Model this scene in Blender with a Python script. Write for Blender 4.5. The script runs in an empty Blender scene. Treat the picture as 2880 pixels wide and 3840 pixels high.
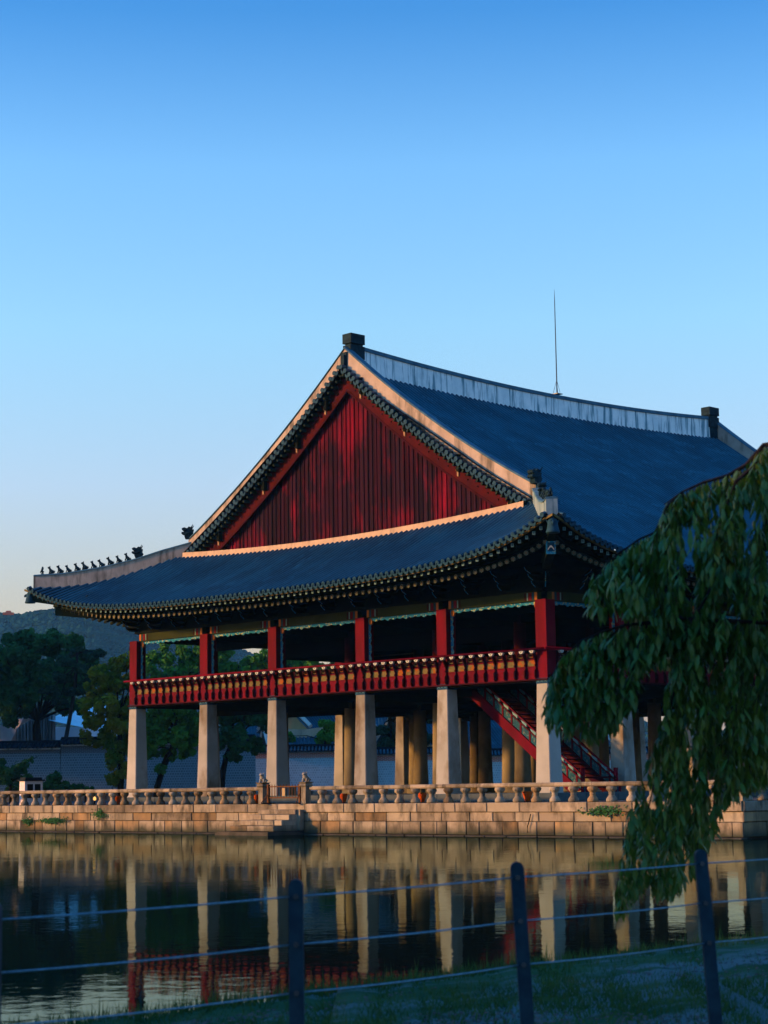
import bpy, math, random
from mathutils import Vector, Matrix, noise as mnoise
R = random.Random(7)
sc = bpy.context.scene
col = sc.collection

# ------------------------------------------------------------------ camera
CAM = Vector((83.55293, -63.14658, 1.983468))
CR = Vector((0.696557, 0.717368, -0.013854))
CU = Vector((0.10943, -0.087134, 0.990168))
CF = Vector((-0.709108, 0.691224, 0.139196))
FPX = 7382.43
cam = bpy.data.cameras.new('camera')
cam.sensor_fit = 'VERTICAL'; cam.sensor_height = 36; cam.sensor_width = 27
cam.lens = FPX / 3840 * 36
cam.clip_start = 0.5; cam.clip_end = 9000
cam.dof.use_dof = True; cam.dof.focus_distance = 90; cam.dof.aperture_fstop = 4.0
camo = bpy.data.objects.new('camera', cam); col.objects.link(camo)
m = Matrix((CR, CU, -CF)).transposed().to_4x4(); m.translation = CAM
camo.matrix_world = m
sc.camera = camo

# ------------------------------------------------------------------ sky, sun, exposure
SUN_EL, SUN_DIR = math.radians(12.0), Vector((-0.64, -0.768, 0)).normalized()
SUN_ROT = math.atan2(SUN_DIR.x, SUN_DIR.y)
world = bpy.data.worlds.new("World"); sc.world = world; world.use_nodes = True
wn, wl = world.node_tree.nodes, world.node_tree.links
bg = wn['Background']; bg.inputs[1].default_value = 0.0575
sky = wn.new('ShaderNodeTexSky'); sky.sky_type = 'NISHITA'; sky.sun_disc = False
sky.sun_elevation = SUN_EL; sky.sun_rotation = SUN_ROT
tc = wn.new('ShaderNodeTexCoord'); sp = wn.new('ShaderNodeSeparateXYZ')
wl.new(tc.outputs['Generated'], sp.inputs[0])
rp = wn.new('ShaderNodeValToRGB'); cr = rp.color_ramp
wl.new(sp.outputs['Z'], rp.inputs[0])
SKYK = 5.0
stops = [(0.0, (1.95, 1.35, 1.15)), (0.06, (2.1, 1.55, 1.45)), (0.10, (2.2, 1.8, 1.85)), (0.152, (2.29, 2.3, 2.75)), (0.231, (2.07, 2.86, 3.35)), (0.308, (1.62, 2.75, 3.75)),
         (0.38, (0.62, 1.86, 3.25)), (0.46, (0.38, 1.9, 3.7)), (0.65, (0.30, 2.5, 4.9)), (1.0, (0.25, 2.8, 5.0))]
while len(cr.elements) > 1: cr.elements.remove(cr.elements[-1])
cr.elements[0].position = 0; cr.elements[0].color = [c / SKYK for c in stops[0][1]] + [1]
for p_, c_ in stops[1:]:
    e = cr.elements.new(p_); e.color = [c / SKYK for c in c_] + [1]
mx = wn.new('ShaderNodeVectorMath'); mx.operation = 'MULTIPLY'
wl.new(sky.outputs[0], mx.inputs[0]); wl.new(rp.outputs[0], mx.inputs[1])
sc_ = wn.new('ShaderNodeVectorMath'); sc_.operation = 'SCALE'; sc_.inputs['Scale'].default_value = SKYK
wl.new(mx.outputs[0], sc_.inputs[0]); wl.new(sc_.outputs[0], bg.inputs[0])
sun = bpy.data.lights.new('sun', 'SUN'); sun.energy = 4.9; sun.angle = math.radians(3); sun.color = (1.0, 0.40, 0.10)
suno = bpy.data.objects.new('sun', sun); col.objects.link(suno)
sv = Vector((SUN_DIR.x * math.cos(SUN_EL), SUN_DIR.y * math.cos(SUN_EL), math.sin(SUN_EL)))
suno.rotation_euler = sv.to_track_quat('Z', 'Y').to_euler()
sc.view_settings.view_transform = 'Standard'; sc.view_settings.look = 'None'
sc.view_settings.exposure = 0.8; sc.view_settings.gamma = 1.0; sc.view_settings.use_curve_mapping = False
sc.render.engine = 'CYCLES'
sc.cycles.max_bounces = 6; sc.cycles.diffuse_bounces = 3; sc.cycles.glossy_bounces = 3
sc.cycles.use_denoising = True
sc.cycles.caustics_reflective = False; sc.cycles.caustics_refractive = False

# ------------------------------------------------------------------ helpers
def ray(px, py): return CF + CR * ((px - 1440) / FPX) - CU * ((py - 1920) / FPX)
def V(px, py, Z): return CAM + ray(px, py) * Z
def onz(px, py, z):
    d = ray(px, py); return CAM + d * ((z - CAM.z) / d.z)

KEEP = ('pine_needles', 'grass_blade', 'bank_soil', 'far_forest', 'teal_painted_trim', 'steel_wire', 'dark_post_paint', 'stained_lime_plaster', 'sun_dappled_weathered_board', 'white_tent_fabric', 'cream_drape', 'white_booth_panel')
def mat(name, c1, c2=None, scale=1.0, rough=0.8, bump=0.0, bscale=None, stretch=(1, 1, 1), metal=0.0, detail=4,
        spec=0.02, lo=0.35, hi=0.65, c3=None, s3=8.0, st3=(1, 1, 1), lo3=.5, hi3=.6, trans=0.0, rnd=0.0):
    m = bpy.data.materials.new(name); m.use_nodes = True
    n, l = m.node_tree.nodes, m.node_tree.links
    b = n['Principled BSDF']; b.inputs['Roughness'].default_value = rough; b.inputs['Metallic'].default_value = metal
    b.inputs['Specular IOR Level'].default_value = spec
    if c2 is None: c2 = c1
    k_ = 1.0 if (name in KEEP or 'leaf' in name or 'tile' in name) else .56
    c1, c2 = [q * k_ for q in c1], [q * k_ for q in c2]
    if c3 is not None: c3 = [q * k_ for q in c3]
    g = n.new('ShaderNodeNewGeometry')
    def noise(sca, st, det):
        mp = n.new('ShaderNodeMapping'); mp.inputs['Scale'].default_value = st
        l.new(g.outputs['Position'], mp.inputs[0])
        t = n.new('ShaderNodeTexNoise'); t.inputs['Scale'].default_value = sca; t.inputs['Detail'].default_value = det
        t.inputs['Roughness'].default_value = .6
        l.new(mp.outputs[0], t.inputs['Vector']); return t
    t = noise(scale, stretch, detail)
    mr = n.new('ShaderNodeMapRange'); mr.inputs['From Min'].default_value = lo; mr.inputs['From Max'].default_value = hi
    l.new(t.outputs['Fac'], mr.inputs['Value'])
    mixn = n.new('ShaderNodeMix'); mixn.data_type = 'RGBA'
    mixn.inputs['A'].default_value = (*c1, 1); mixn.inputs['B'].default_value = (*c2, 1)
    l.new(mr.outputs[0], mixn.inputs['Factor']); out = mixn.outputs['Result']
    if c3 is not None:
        t3 = noise(s3, st3, 5)
        m3 = n.new('ShaderNodeMapRange'); m3.inputs['From Min'].default_value = lo3; m3.inputs['From Max'].default_value = hi3
        l.new(t3.outputs['Fac'], m3.inputs['Value'])
        mm = n.new('ShaderNodeMix'); mm.data_type = 'RGBA'; mm.inputs['B'].default_value = (*c3, 1)
        l.new(out, mm.inputs['A']); l.new(m3.outputs[0], mm.inputs['Factor']); out = mm.outputs['Result']
    if name in ('granite', 'granite_pale', 'granite_rust'):   # algae and damp just above the pond level
        sz = n.new('ShaderNodeSeparateXYZ'); l.new(g.outputs['Position'], sz.inputs[0]); tw_ = noise(1.1, (1, 1, .3), 4)
        ma = n.new('ShaderNodeMath'); ma.operation = 'MULTIPLY_ADD'; ma.inputs[1].default_value = -.55; l.new(tw_.outputs['Fac'], ma.inputs[0]); l.new(sz.outputs['Z'], ma.inputs[2])
        mw = n.new('ShaderNodeMapRange'); mw.inputs['From Min'].default_value = .16; mw.inputs['From Max'].default_value = -.16; l.new(ma.outputs[0], mw.inputs['Value'])
        mm2 = n.new('ShaderNodeMix'); mm2.data_type = 'RGBA'; mm2.inputs['B'].default_value = (.045, .055, .04, 1); l.new(out, mm2.inputs['A']); l.new(mw.outputs[0], mm2.inputs['Factor']); out = mm2.outputs['Result']
    if rnd:
        oi_ = n.new('ShaderNodeObjectInfo'); mo = n.new('ShaderNodeMapRange'); mo.inputs['To Min'].default_value = 1 - rnd; mo.inputs['To Max'].default_value = 1 + rnd * .4
        l.new(oi_.outputs['Random'], mo.inputs['Value']); vm = n.new('ShaderNodeVectorMath'); vm.operation = 'SCALE'
        l.new(out, vm.inputs[0]); l.new(mo.outputs[0], vm.inputs['Scale']); out = vm.outputs[0]
    l.new(out, b.inputs['Base Color'])
    if bump:
        tb = noise(bscale or scale * 6, (1, 1, 1), 5)
        bp = n.new('ShaderNodeBump'); bp.inputs['Strength'].default_value = bump; bp.inputs['Distance'].default_value = 0.03
        l.new(tb.outputs['Fac'], bp.inputs['Height']); l.new(bp.outputs[0], b.inputs['Normal'])
    if trans:
        o = n['Material Output']; tr = n.new('ShaderNodeBsdfTranslucent'); l.new(out, tr.inputs[0])
        ms = n.new('ShaderNodeMixShader'); ms.inputs[0].default_value = trans
        l.new(b.outputs[0], ms.inputs[1]); l.new(tr.outputs[0], ms.inputs[2]); l.new(ms.outputs[0], o.inputs[0])
    return m

M = {}
M['granite'] = mat('granite', (.48, .45, .34), (.32, .30, .22), 1.3, .85, .6, 14, lo=.42, hi=.6, c3=(.10, .10, .075), s3=1.7, st3=(1, 1, .40), lo3=.48, hi3=.66, rnd=.4)
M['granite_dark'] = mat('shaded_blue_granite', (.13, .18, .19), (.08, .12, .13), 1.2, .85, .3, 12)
M['granite_b'] = mat('granite_pale', (.52, .50, .38), (.38, .36, .26), .7, .85, .4, 14, c3=(.12, .13, .11), s3=1.8, st3=(1, 1, .35), lo3=.48, hi3=.68, rnd=.3)
M['granite_c'] = mat('granite_rust', (.46, .34, .18), (.30, .25, .15), 1.2, .85, .6, 14, c3=(.09, .09, .07), s3=1.6, st3=(1, 1, .35), lo3=.47, hi3=.70, rnd=.35)
M['wet_stone'] = mat('wet_stone', (.10, .10, .09), (.05, .06, .05), 2, .5, .4, 10)
M['column_stone'] = mat('column_stone', (.60, .66, .62), (.44, .49, .45), .45, .8, .15, 12, c3=(.24, .21, .14), s3=.5, st3=(1, 1, .6), lo3=.50, hi3=.66, rnd=.3)
M['joint'] = mat('dark_joint', (.06, .055, .05), (.03, .03, .03), 3, .9)
M['plaster'] = mat('lime_plaster', (.66, .60, .50), (.50, .45, .37), 1.4, .85, .2, 20, c3=(.20, .19, .15), s3=1.9, st3=(1, 1, .22), lo3=.50, hi3=.66)
M['plaster_stain'] = mat('stained_lime_plaster', (.80, .88, .85), (.60, .73, .73), 1.4, .85, .2, 20, c3=(.14, .28, .32), s3=3.6, st3=(1, 1, .09), lo3=.50, hi3=.62)
M['hip_plaster'] = mat('shaded_stained_plaster', (.42, .58, .60), (.26, .42, .46), 1.4, .85, .2, 20, c3=(.10, .22, .27), s3=3.6, st3=(1, 1, .12), lo3=.46, hi3=.60)  # right hips: blue tone of the unlit face painted in, plus stain streaks
M['plaster_warm'] = mat('clean_lime_plaster', (.78, .62, .42), (.62, .50, .34), 1.5, .85, .1, 20, c3=(.4, .33, .24), s3=3, st3=(1, 1, .3), lo3=.55, hi3=.75)
M['tile'] = mat('grey_clay_tile', (.010, .080, .130), (.005, .040, .070), .55, .5, .25, 22, spec=.3, c3=(.03, .14, .21), s3=1.1, st3=(1.6, .5, .7), lo3=.56, hi3=.78, rnd=.10)
M['tile_dark'] = mat('dark_clay_tile', (.006, .016, .026), (.004, .010, .016), 1.5, .5, .2, 20)
M['tile_end'] = mat('eave_tile_glaze', (.018, .065, .10), (.010, .04, .065), 3, .55, .3, 30)
M['ridge_cap'] = mat('ridge_cap_tile', (.06, .15, .20), (.035, .09, .13), 2, .5, .2, 12)
M['ornament'] = mat('dark_ornament_clay', (.020, .065, .09), (.010, .028, .04), 4, .6, .5, 14)
M['red'] = mat('red_painted_wood', (.20, .003, .022), (.11, .003, .015), 1.2, .6, .15, 30, stretch=(1, 1, .3), c3=(.12, .012, .015), s3=3, st3=(2, 2, .3), lo3=.55, hi3=.7)
M['red_dark'] = mat('dark_red_wood', (.06, .006, .014), (.035, .005, .010), 1.5, .7, .2, 30)
M['gable_red'] = mat('sun_dappled_weathered_board', (.030, .006, .014), (.012, .008, .014), .8, .75, .4, 40, stretch=(3, 1, .22),
                     c3=(.20, .004, .018), s3=.45, st3=(1.5, 1, .5), lo3=.50, hi3=.72, rnd=.45)  # bright crimson patches are dappled sunlight painted into the board colour
M['barge'] = mat('maroon_barge_board', (.10, .010, .012), (.055, .009, .010), 1.1, .75, .3, 20)
M['green'] = mat('olive_painted_beam', (.045, .07, .025), (.03, .05, .02), 1.2, .7)
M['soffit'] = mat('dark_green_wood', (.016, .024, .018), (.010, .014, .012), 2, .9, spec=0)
M['rafter'] = mat('green_rafter', (.04, .07, .05), (.025, .045, .035), 2, .8)
M['teal'] = mat('teal_painted_trim', (.01, .20, .34), (.01, .12, .30), 4, .6, c3=(.30, .35, .16), s3=9, lo3=.55, hi3=.6)
M['teal_dim'] = mat('shaded_teal_panel', (.03, .16, .20), (.02, .09, .13), 6, .7, c3=(.18, .25, .22), s3=9, lo3=.55, hi3=.6)  # stair panels: trim teal dimmed, their shade painted into the colour
M['teal_pale'] = mat('pale_blue_paint', (.25, .48, .50), (.15, .34, .38), 5, .6)
M['orange'] = mat('orange_paint', (.62, .22, .05), (.42, .17, .05), 4, .6)
M['olive_panel'] = mat('ochre_panel', (.24, .19, .07), (.14, .15, .06), 6, .7, c3=(.38, .12, .02), s3=2.2, lo3=.54, hi3=.62)
M['flower'] = mat('flower_paint', (.22, .28, .22), (.14, .19, .15), 5, .7)
M['yellow'] = mat('ochre_fascia', (.26, .22, .08), (.17, .15, .06), 2, .7)
M['white'] = mat('white_paint', (.72, .78, .74), (.60, .68, .66), 5, .6)
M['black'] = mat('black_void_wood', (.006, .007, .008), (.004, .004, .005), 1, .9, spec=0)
M['collar'] = mat('blue_collar_paint', (.015, .10, .20), (.01, .06, .13), 4, .6)
M['wood'] = mat('brown_wood', (.20, .10, .04), (.12, .06, .025), 4, .7, stretch=(1, 1, .3))
M['metal'] = mat('grey_steel', (.12, .15, .17), (.07, .09, .10), 6, .45, metal=.6)
M['post_paint'] = mat('dark_post_paint', (.015, .045, .065), (.010, .028, .045), 9, .45, .1, 40)
M['wire'] = mat('steel_wire', (.14, .28, .36), (.08, .18, .24), 30, .4, metal=.7)
M['cone'] = mat('orange_plastic', (.72, .14, .015), (.6, .11, .012), 3, .5)
M['grass'] = mat('grass_blade', (.028, .085, .028), (.055, .125, .035), 1.3, .7, c3=(.10, .11, .04), s3=5, lo3=.6, hi3=.7, trans=.25)
M['soil'] = mat('bank_soil', (.022, .065, .028), (.045, .095, .045), 1.2, .95, .8, 12, c3=(.11, .14, .14), s3=.55, st3=(1.6, .35, 1), lo3=.47, hi3=.55)
M['gravel'] = mat('pale_gravel', (.20, .22, .22), (.09, .10, .11), 9, .9, .5, 30)
M['earth'] = mat('packed_earth', (.17, .18, .18), (.11, .12, .12), .6, .95, .3, 8)
M['bark'] = mat('grey_bark', (.055, .052, .05), (.025, .023, .022), 6, .9, .6, 20, stretch=(1, 1, .3))
M['bark_dark'] = mat('dark_bark', (.022, .018, .016), (.012, .010, .01), 3, .9, .6, 12)
M['leaf_cherry'] = mat('cherry_leaf', (.032, .115, .018), (.095, .160, .016), 1.6, .45, spec=.4, c3=(.24, .21, .03), s3=1.9, lo3=.60, hi3=.70, trans=.3)
M['leaf_dark'] = mat('dark_leaf', (.016, .075, .028), (.030, .115, .036), .5, .7, trans=.2)
M['leaf_pine'] = mat('pine_needles', (.014, .045, .028), (.022, .060, .034), .6, .7, trans=.15)
M['leaf_green'] = mat('green_leaf', (.045, .16, .028), (.07, .22, .03), .5, .6, trans=.3)
M['leaf_gold'] = mat('yellowing_leaf', (.06, .15, .02), (.20, .20, .018), .35, .6, lo=.40, hi=.6, trans=.3)
M['forest'] = mat('far_forest', (.010, .055, .055), (.004, .022, .030), .03, .9)
M['fabric'] = mat('white_tent_fabric', (.62, .66, .70), (.48, .54, .60), .4, .7)
M['drape'] = mat('cream_drape', (.42, .42, .40), (.30, .31, .31), .5, .8)
M['booth'] = mat('white_booth_panel', (.62, .62, .62), (.5, .5, .52), 2, .5)
M['glass'] = mat('dark_glass', (.01, .012, .015), None, 1, .1)
M['cream'] = mat('cream_wall', (.62, .50, .26), (.52, .42, .22), .8, .8)
M['iron'] = mat('pale_iron_strap', (.62, .44, .26), (.4, .28, .18), 5, .7)
M['stud'] = mat('dark_stud', (.035, .02, .018), None, 1, .6)
def emis(name, c, s):
    m = bpy.data.materials.new(name); m.use_nodes = True; b = m.node_tree.nodes['Principled BSDF']
    b.inputs['Base Color'].default_value = (*c, 1); b.inputs['Emission Color'].default_value = (*c, 1); b.inputs['Emission Strength'].default_value = s
    return m
M['lit'] = emis('lit_lamp_glass', (1, .50, .12), .8)

class MB:
    def __init__(s): s.v = []; s.f = []
    def add(s, vs, fs):
        o = len(s.v); s.v += [tuple(v) for v in vs]; s.f += [tuple(i + o for i in f) for f in fs]; return s
    def box(s, x0, x1, y0, y1, z0, z1):
        return s.add([(x, y, z) for z in (z0, z1) for y in (y0, y1) for x in (x0, x1)],
                     [(0, 2, 3, 1), (4, 5, 7, 6), (0, 1, 5, 4), (2, 6, 7, 3), (0, 4, 6, 2), (1, 3, 7, 5)])
    def hexa(s, b, t):   # four bottom points, four top points (same order, counter clockwise)
        return s.add(list(b) + list(t), [(3, 2, 1, 0), (4, 5, 6, 7), (0, 1, 5, 4), (1, 2, 6, 5), (2, 3, 7, 6), (3, 0, 4, 7)])
    def tube(s, pts, rad, n=6, cap=True, up=Vector((0, 0, 1))):
        pts = [Vector(p) for p in pts]; rings = []
        if not hasattr(rad, '__len__'): rad = [rad] * len(pts)
        for i, p in enumerate(pts):
            d = (pts[min(i + 1, len(pts) - 1)] - pts[max(i - 1, 0)]).normalized()
            a = d.cross(up)
            if a.length < 1e-3: a = d.cross(Vector((1, 0, 0)))
            a.normalize(); b = a.cross(d)
            rings.append([p + (a * math.cos(t) + b * math.sin(t)) * rad[i] for t in [2 * math.pi * k / n for k in range(n)]])
        o = len(s.v)
        for r_ in rings: s.v += [tuple(v) for v in r_]
        for i in range(len(pts) - 1):
            for k in range(n):
                a, b = o + i * n + k, o + i * n + (k + 1) % n
                s.f.append((a, b, b + n, a + n))
        if cap:
            s.f.append(tuple(o + k for k in range(n))[::-1]); s.f.append(tuple(o + (len(pts) - 1) * n + k for k in range(n)))
        return s
    def lathe(s, prof, n=12, c=(0, 0, 0)):
        return s.tube([(c[0], c[1], c[2] + z) for z, r_ in prof], [r_ for z, r_ in prof], n)
    def extrude(s, outline, origin, ax, ay, an, t):   # 2-D outline -> slab of thickness t along an
        origin, ax, ay, an = Vector(origin), Vector(ax), Vector(ay), Vector(an); n = len(outline)
        a = [origin + ax * x + ay * y for x, y in outline]; b = [p + an * t for p in a]
        fs = [tuple(range(n)), tuple(range(2 * n - 1, n - 1, -1))] + [(i, i + n, (i + 1) % n + n, (i + 1) % n) for i in range(n)]
        return s.add(a + b, fs)
    def grid(s, rows):
        o = len(s.v); w = len(rows[0])
        for r_ in rows: s.v += [tuple(p) for p in r_]
        for i in range(len(rows) - 1):
            for k in range(w - 1): s.f.append((o + i * w + k, o + i * w + k + 1, o + (i + 1) * w + k + 1, o + (i + 1) * w + k))
        return s
    def mesh(s, name, m, smooth=False):
        me = bpy.data.meshes.new(name); me.from_pydata(s.v, [], s.f)
        me.materials.append(m)
        if smooth: me.polygons.foreach_set('use_smooth', [True] * len(me.polygons))
        me.update(); return me

ORG = {}
def tag(o, label=None, cat=None, group=None, kind=None):
    if label: o['label'] = label
    if cat: o['category'] = cat
    if group: o['group'] = group
    if kind: o['kind'] = kind
    return o
def thing(name, label, cat, at, group=None):
    o = bpy.data.objects.new(name, None); col.objects.link(o); o.location = at; ORG[o.name] = Vector(at)
    o.empty_display_size = .2
    return tag(o, label, cat, group)
def ob(name, me, parent=None, at=(0, 0, 0), rot=None, scale=None, label=None, kind=None):
    """link a mesh whose coordinates are relative to world point `at`"""
    o = bpy.data.objects.new(name, me); col.objects.link(o); at = Vector(at)
    if parent is not None:
        o.parent = parent; o.location = at - ORG[parent.name]
    else: o.location = at
    if rot is not None: o.rotation_euler = rot
    if scale is not None: o.scale = scale
    if label: o['label'] = label
    if kind: o['kind'] = kind
    ORG[o.name] = at
    return o
def build(name, mb, m, parent=None, smooth=False, **k):
    return ob(name, mb.mesh(name, m, smooth), parent, **k)

# ------------------------------------------------------------------ ground, water
S, L = 28.5, 34.4
YW = -3.5            # face of the terrace wall
XR = 40.8            # right-hand corner of the terrace
g = MB()
g.add([(-3000, YW + .3, 1.22), (XR - .3, YW + .3, 1.22), (XR - .3, 75, 1.22), (1500, 75, 1.22), (1500, 3500, 1.22), (-3000, 3500, 1.22)], [(0, 1, 2, 3, 4, 5)])
g.add([(-3000, YW + .3, 1.22), (XR - .3, YW + .3, 1.22), (XR - .3, 75, 1.22), (1500, 75, 1.22), (-3000, YW + .3, -2), (XR - .3, YW + .3, -2), (XR - .3, 75, -2), (1500, 75, -2)],
      [(0, 4, 5, 1), (1, 5, 6, 2), (2, 6, 7, 3)])
tag(build('ground', g, M['earth']), kind='structure')

wm = bpy.data.materials.new('pond_water'); wm.use_nodes = True
n, l = wm.node_tree.nodes, wm.node_tree.links
n.remove(n['Principled BSDF'])
dfw = n.new('ShaderNodeBsdfDiffuse'); dfw.inputs[0].default_value = (.006, .014, .011, 1)
b = n.new('ShaderNodeBsdfGlossy'); b.inputs['Color'].default_value = (.50, .65, .60, 1); b.inputs['Roughness'].default_value = .02
frn = n.new('ShaderNodeFresnel'); frn.inputs['IOR'].default_value = 1.33
msw = n.new('ShaderNodeMixShader'); l.new(frn.outputs[0], msw.inputs[0]); l.new(dfw.outputs[0], msw.inputs[1]); l.new(b.outputs[0], msw.inputs[2])
l.new(msw.outputs[0], n['Material Output'].inputs[0])
gg = n.new('ShaderNodeNewGeometry'); mp = n.new('ShaderNodeMapping'); mp.inputs['Rotation'].default_value = (0, 0, math.radians(45.7))
l.new(gg.outputs['Position'], mp.inputs[0])
def wnoise(st, sca, det):
    m2 = n.new('ShaderNodeMapping'); m2.inputs['Scale'].default_value = st; l.new(mp.outputs[0], m2.inputs[0])
    t = n.new('ShaderNodeTexNoise'); t.inputs['Scale'].default_value = sca; t.inputs['Detail'].default_value = det; l.new(m2.outputs[0], t.inputs['Vector']); return t
t1 = wnoise((1, 1, 1), 3.2, 4); t2 = wnoise((1, 1, 1), .5, 2)
ad = n.new('ShaderNodeMath'); ad.operation = 'MULTIPLY_ADD'; ad.inputs[1].default_value = 2.5
l.new(t2.outputs['Fac'], ad.inputs[0]); l.new(t1.outputs['Fac'], ad.inputs[2])
bp = n.new('ShaderNodeBump'); bp.inputs['Strength'].default_value = .35; bp.inputs['Distance'].default_value = .0055
l.new(ad.outputs[0], bp.inputs['Height']); l.new(bp.outputs[0], b.inputs['Normal']); l.new(bp.outputs[0], frn.inputs['Normal'])
w = MB().add([(-3000, -3000, 0), (3000, -3000, 0), (3000, 120, 0), (-3000, 120, 0)], [(0, 1, 2, 3)])
tag(build('pond_water', w, wm), kind='structure')

# near bank
ZB = .25
lat0 = Vector((CR.x, CR.y, 0)).normalized(); fwd0 = Vector((CF.x, CF.y, 0)).normalized()
shore = [onz(x, y, ZB) for x, y in ((-900, 3990), (-250, 3905), (422, 3817), (870, 3758), (1300, 3700), (1650, 3655), (1995, 3610), (2440, 3562), (2880, 3514), (3400, 3465), (4200, 3400))]
shore = [CAM.lerp(CAM, 0) + lat0 * a + fwd0 * b + Vector((0, 0, ZB - CAM.z)) for a, b in ((-70, 60), (-40, 38), (-22, 25), (-12, 19), (-7, 15.5), (-5, 13.6))] + shore[1:]
shore2 = []
for i in range(len(shore) - 1):
    for k in range(8):
        p = shore[i].lerp(shore[i + 1], k / 8); shore2.append(p + Vector((R.uniform(-.06, .06), R.uniform(-.06, .06), R.uniform(-.03, .01))))
shore2.append(shore[-1])
away = Vector((-CF.x, -CF.y, 0)).normalized()
g = MB(); rows = []
for dz, d in ((-.45, -.15), (-.12, -.05), (0, .03), (.03, .5), (.04, 1.2), (.03, 2.5), (.02, 4), (.04, 8), (.05, 40), (.1, 400)):
    rows.append([(p.x + away.x * d, p.y + away.y * d, p.z + dz + (R.uniform(-.015, .015) if 0 < d < 9 else 0)) for p in shore2])
g.grid(rows[::-1])
tag(build('bank_ground', g, M['soil'], smooth=True), kind='structure')

# ------------------------------------------------------------------ stone terrace
def block(x0, x1, z0, z1, y, d=.35, c=.02, j=.012):
    """dressed block with chamfered, slightly uneven front face at y (faces -Y)"""
    q = lambda a: a + R.uniform(-j, j)
    yy = y + R.uniform(-.02, .015)
    F = [(q(x0 + c), yy, q(z0 + c)), (q(x1 - c), yy, q(z0 + c)), (q(x1 - c), yy, q(z1 - c)), (q(x0 + c), yy, q(z1 - c))]
    Mi = [(x0, yy + c * 1.3, z0), (x1, yy + c * 1.3, z0), (x1, yy + c * 1.3, z1), (x0, yy + c * 1.3, z1)]
    B = [(x0, y + d, z0), (x1, y + d, z0), (x1, y + d, z1), (x0, y + d, z1)]
    fs = [(0, 1, 2, 3)] + [(k + 4, (k + 1) % 4 + 4, (k + 1) % 4, k) for k in range(4)] + [(k + 8, (k + 1) % 4 + 8, (k + 1) % 4 + 4, k + 4) for k in range(4)]
    return MB().add(F + Mi + B, fs)
G3 = ['granite', 'granite', 'granite_b', 'granite_c']
terrace = thing('stone_terrace', 'granite block terrace wall rising from the pond under the pavilion', 'terrace wall', (14, YW, 0))
def course(z0, z1, y, lmin, lmax, mats, name='stone_block', gap=.014, x0=-14.0, x1=XR, c=.02):
    x = x0
    while x < x1 - .05:
        w_ = R.uniform(lmin, lmax)
        if x1 - x - w_ < lmin * .6: w_ = x1 - x
        mb = block(x + gap, x + w_ - gap, z0 + .008, z1 - .008, y, c=c)
        o = Vector((x + w_ / 2, y, z0)); mb.v = [tuple(Vector(v) - o) for v in mb.v]
        build(name, mb, M[R.choice(mats)], terrace, at=o); x += w_
course(.98, 1.37, YW - .07, 1.5, 2.6, ['granite', 'granite_b', 'granite'], 'coping_block')
course(.60, .98, YW, .9, 2.1, G3)
course(.05, .60, YW + .005, .55, 1.35, G3)
course(-.15, .05, YW - .12, .9, 1.9, ['wet_stone'], 'footing_block', c=.03)
build('wall_core', MB().box(-14, XR - .1, YW + .12, YW + .45, -.3, 1.3), M['joint'], terrace)
# right-hand return face of the terrace
def course_r(z0, z1, off, lmin, lmax, mats, name):
    y = YW
    while y < 40:
        w_ = R.uniform(lmin, lmax); mb = block(y + .014, y + w_ - .014, z0 + .008, z1 - .008, 0)
        mb.v = [(XR + off - v[1] - .0, v[0], v[2]) for v in mb.v]; o = Vector((XR, y + w_ / 2, z0))
        mb.v = [tuple(Vector(v) - o) for v in mb.v]
        build(name, mb, M[R.choice(mats)], terrace, at=o); y += w_
course_r(.98, 1.37, .07, 1.5, 2.6, ['granite', 'granite_b'], 'coping_block')
course_r(.60, .98, .0, 1.2, 2.1, G3, 'stone_block'); course_r(.05, .60, .0, .9, 1.6, G3, 'stone_block')
build('wall_core', MB().box(XR - .45, XR - .12, YW + .2, 40, -.3, 1.3), M['joint'], terrace)
# far left, out of the frame, the wall goes on
build('wall_run', MB().box(-120, -14.02, YW, YW + .4, -.3, 1.37), M['granite'], terrace)
# paving of the terrace: slabs
tag(build('terrace_paving', MB().add([(-120, YW + .3, 1.372), (XR - .3, YW + .3, 1.372), (XR - .3, 60, 1.372), (-120, 60, 1.372)], [(0, 1, 2, 3)]), M['earth']), kind='structure')

def moss(px, py, wpx, hpx, n_, label):
    c = CAM + ray(px, py) * ((YW - .1 - CAM.y) / ray(px, py).y); rr = random.Random(px); b_ = MB()
    for _ in range(n_):
        x = c.x + rr.gauss(0, wpx) / 60; z = c.z + rr.gauss(0, hpx) / 85; y = YW - rr.uniform(.03, .2); s_ = rr.uniform(.03, .07); a = rr.uniform(0, 6.28)
        b_.add([(x - s_, y, z), (x, y - s_ * math.sin(a), z - s_ * .7), (x + s_, y, z + s_ * .3), (x, y + .02, z + s_ * .8)], [(0, 1, 2, 3)])
    t = thing('wall_creeper', label, 'plant', c, 'weeds growing from the terrace wall joints')
    o = build('leaves', b_, M['leaf_dark'], t); o['kind'] = 'stuff'
    build('stem', MB().tube([(c.x - wpx / 70, YW - .06, c.z), (c.x, YW - .1, c.z + .05), (c.x + wpx / 70, YW - .06, c.z)], .012, 5), M['bark'], t)
moss(105, 3080, 14, 7, 160, 'small green weed on the terrace wall at far left')
moss(200, 3078, 32, 6, 420, 'long strip of green weed trailing along a wall joint below the white booth')
moss(372, 3052, 14, 9, 160, 'green weed hanging from the coping joint right of the long trailing weed')
moss(2260, 3042, 26, 7, 220, 'yellow green weed on the terrace wall beside the hanging leaves')
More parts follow.
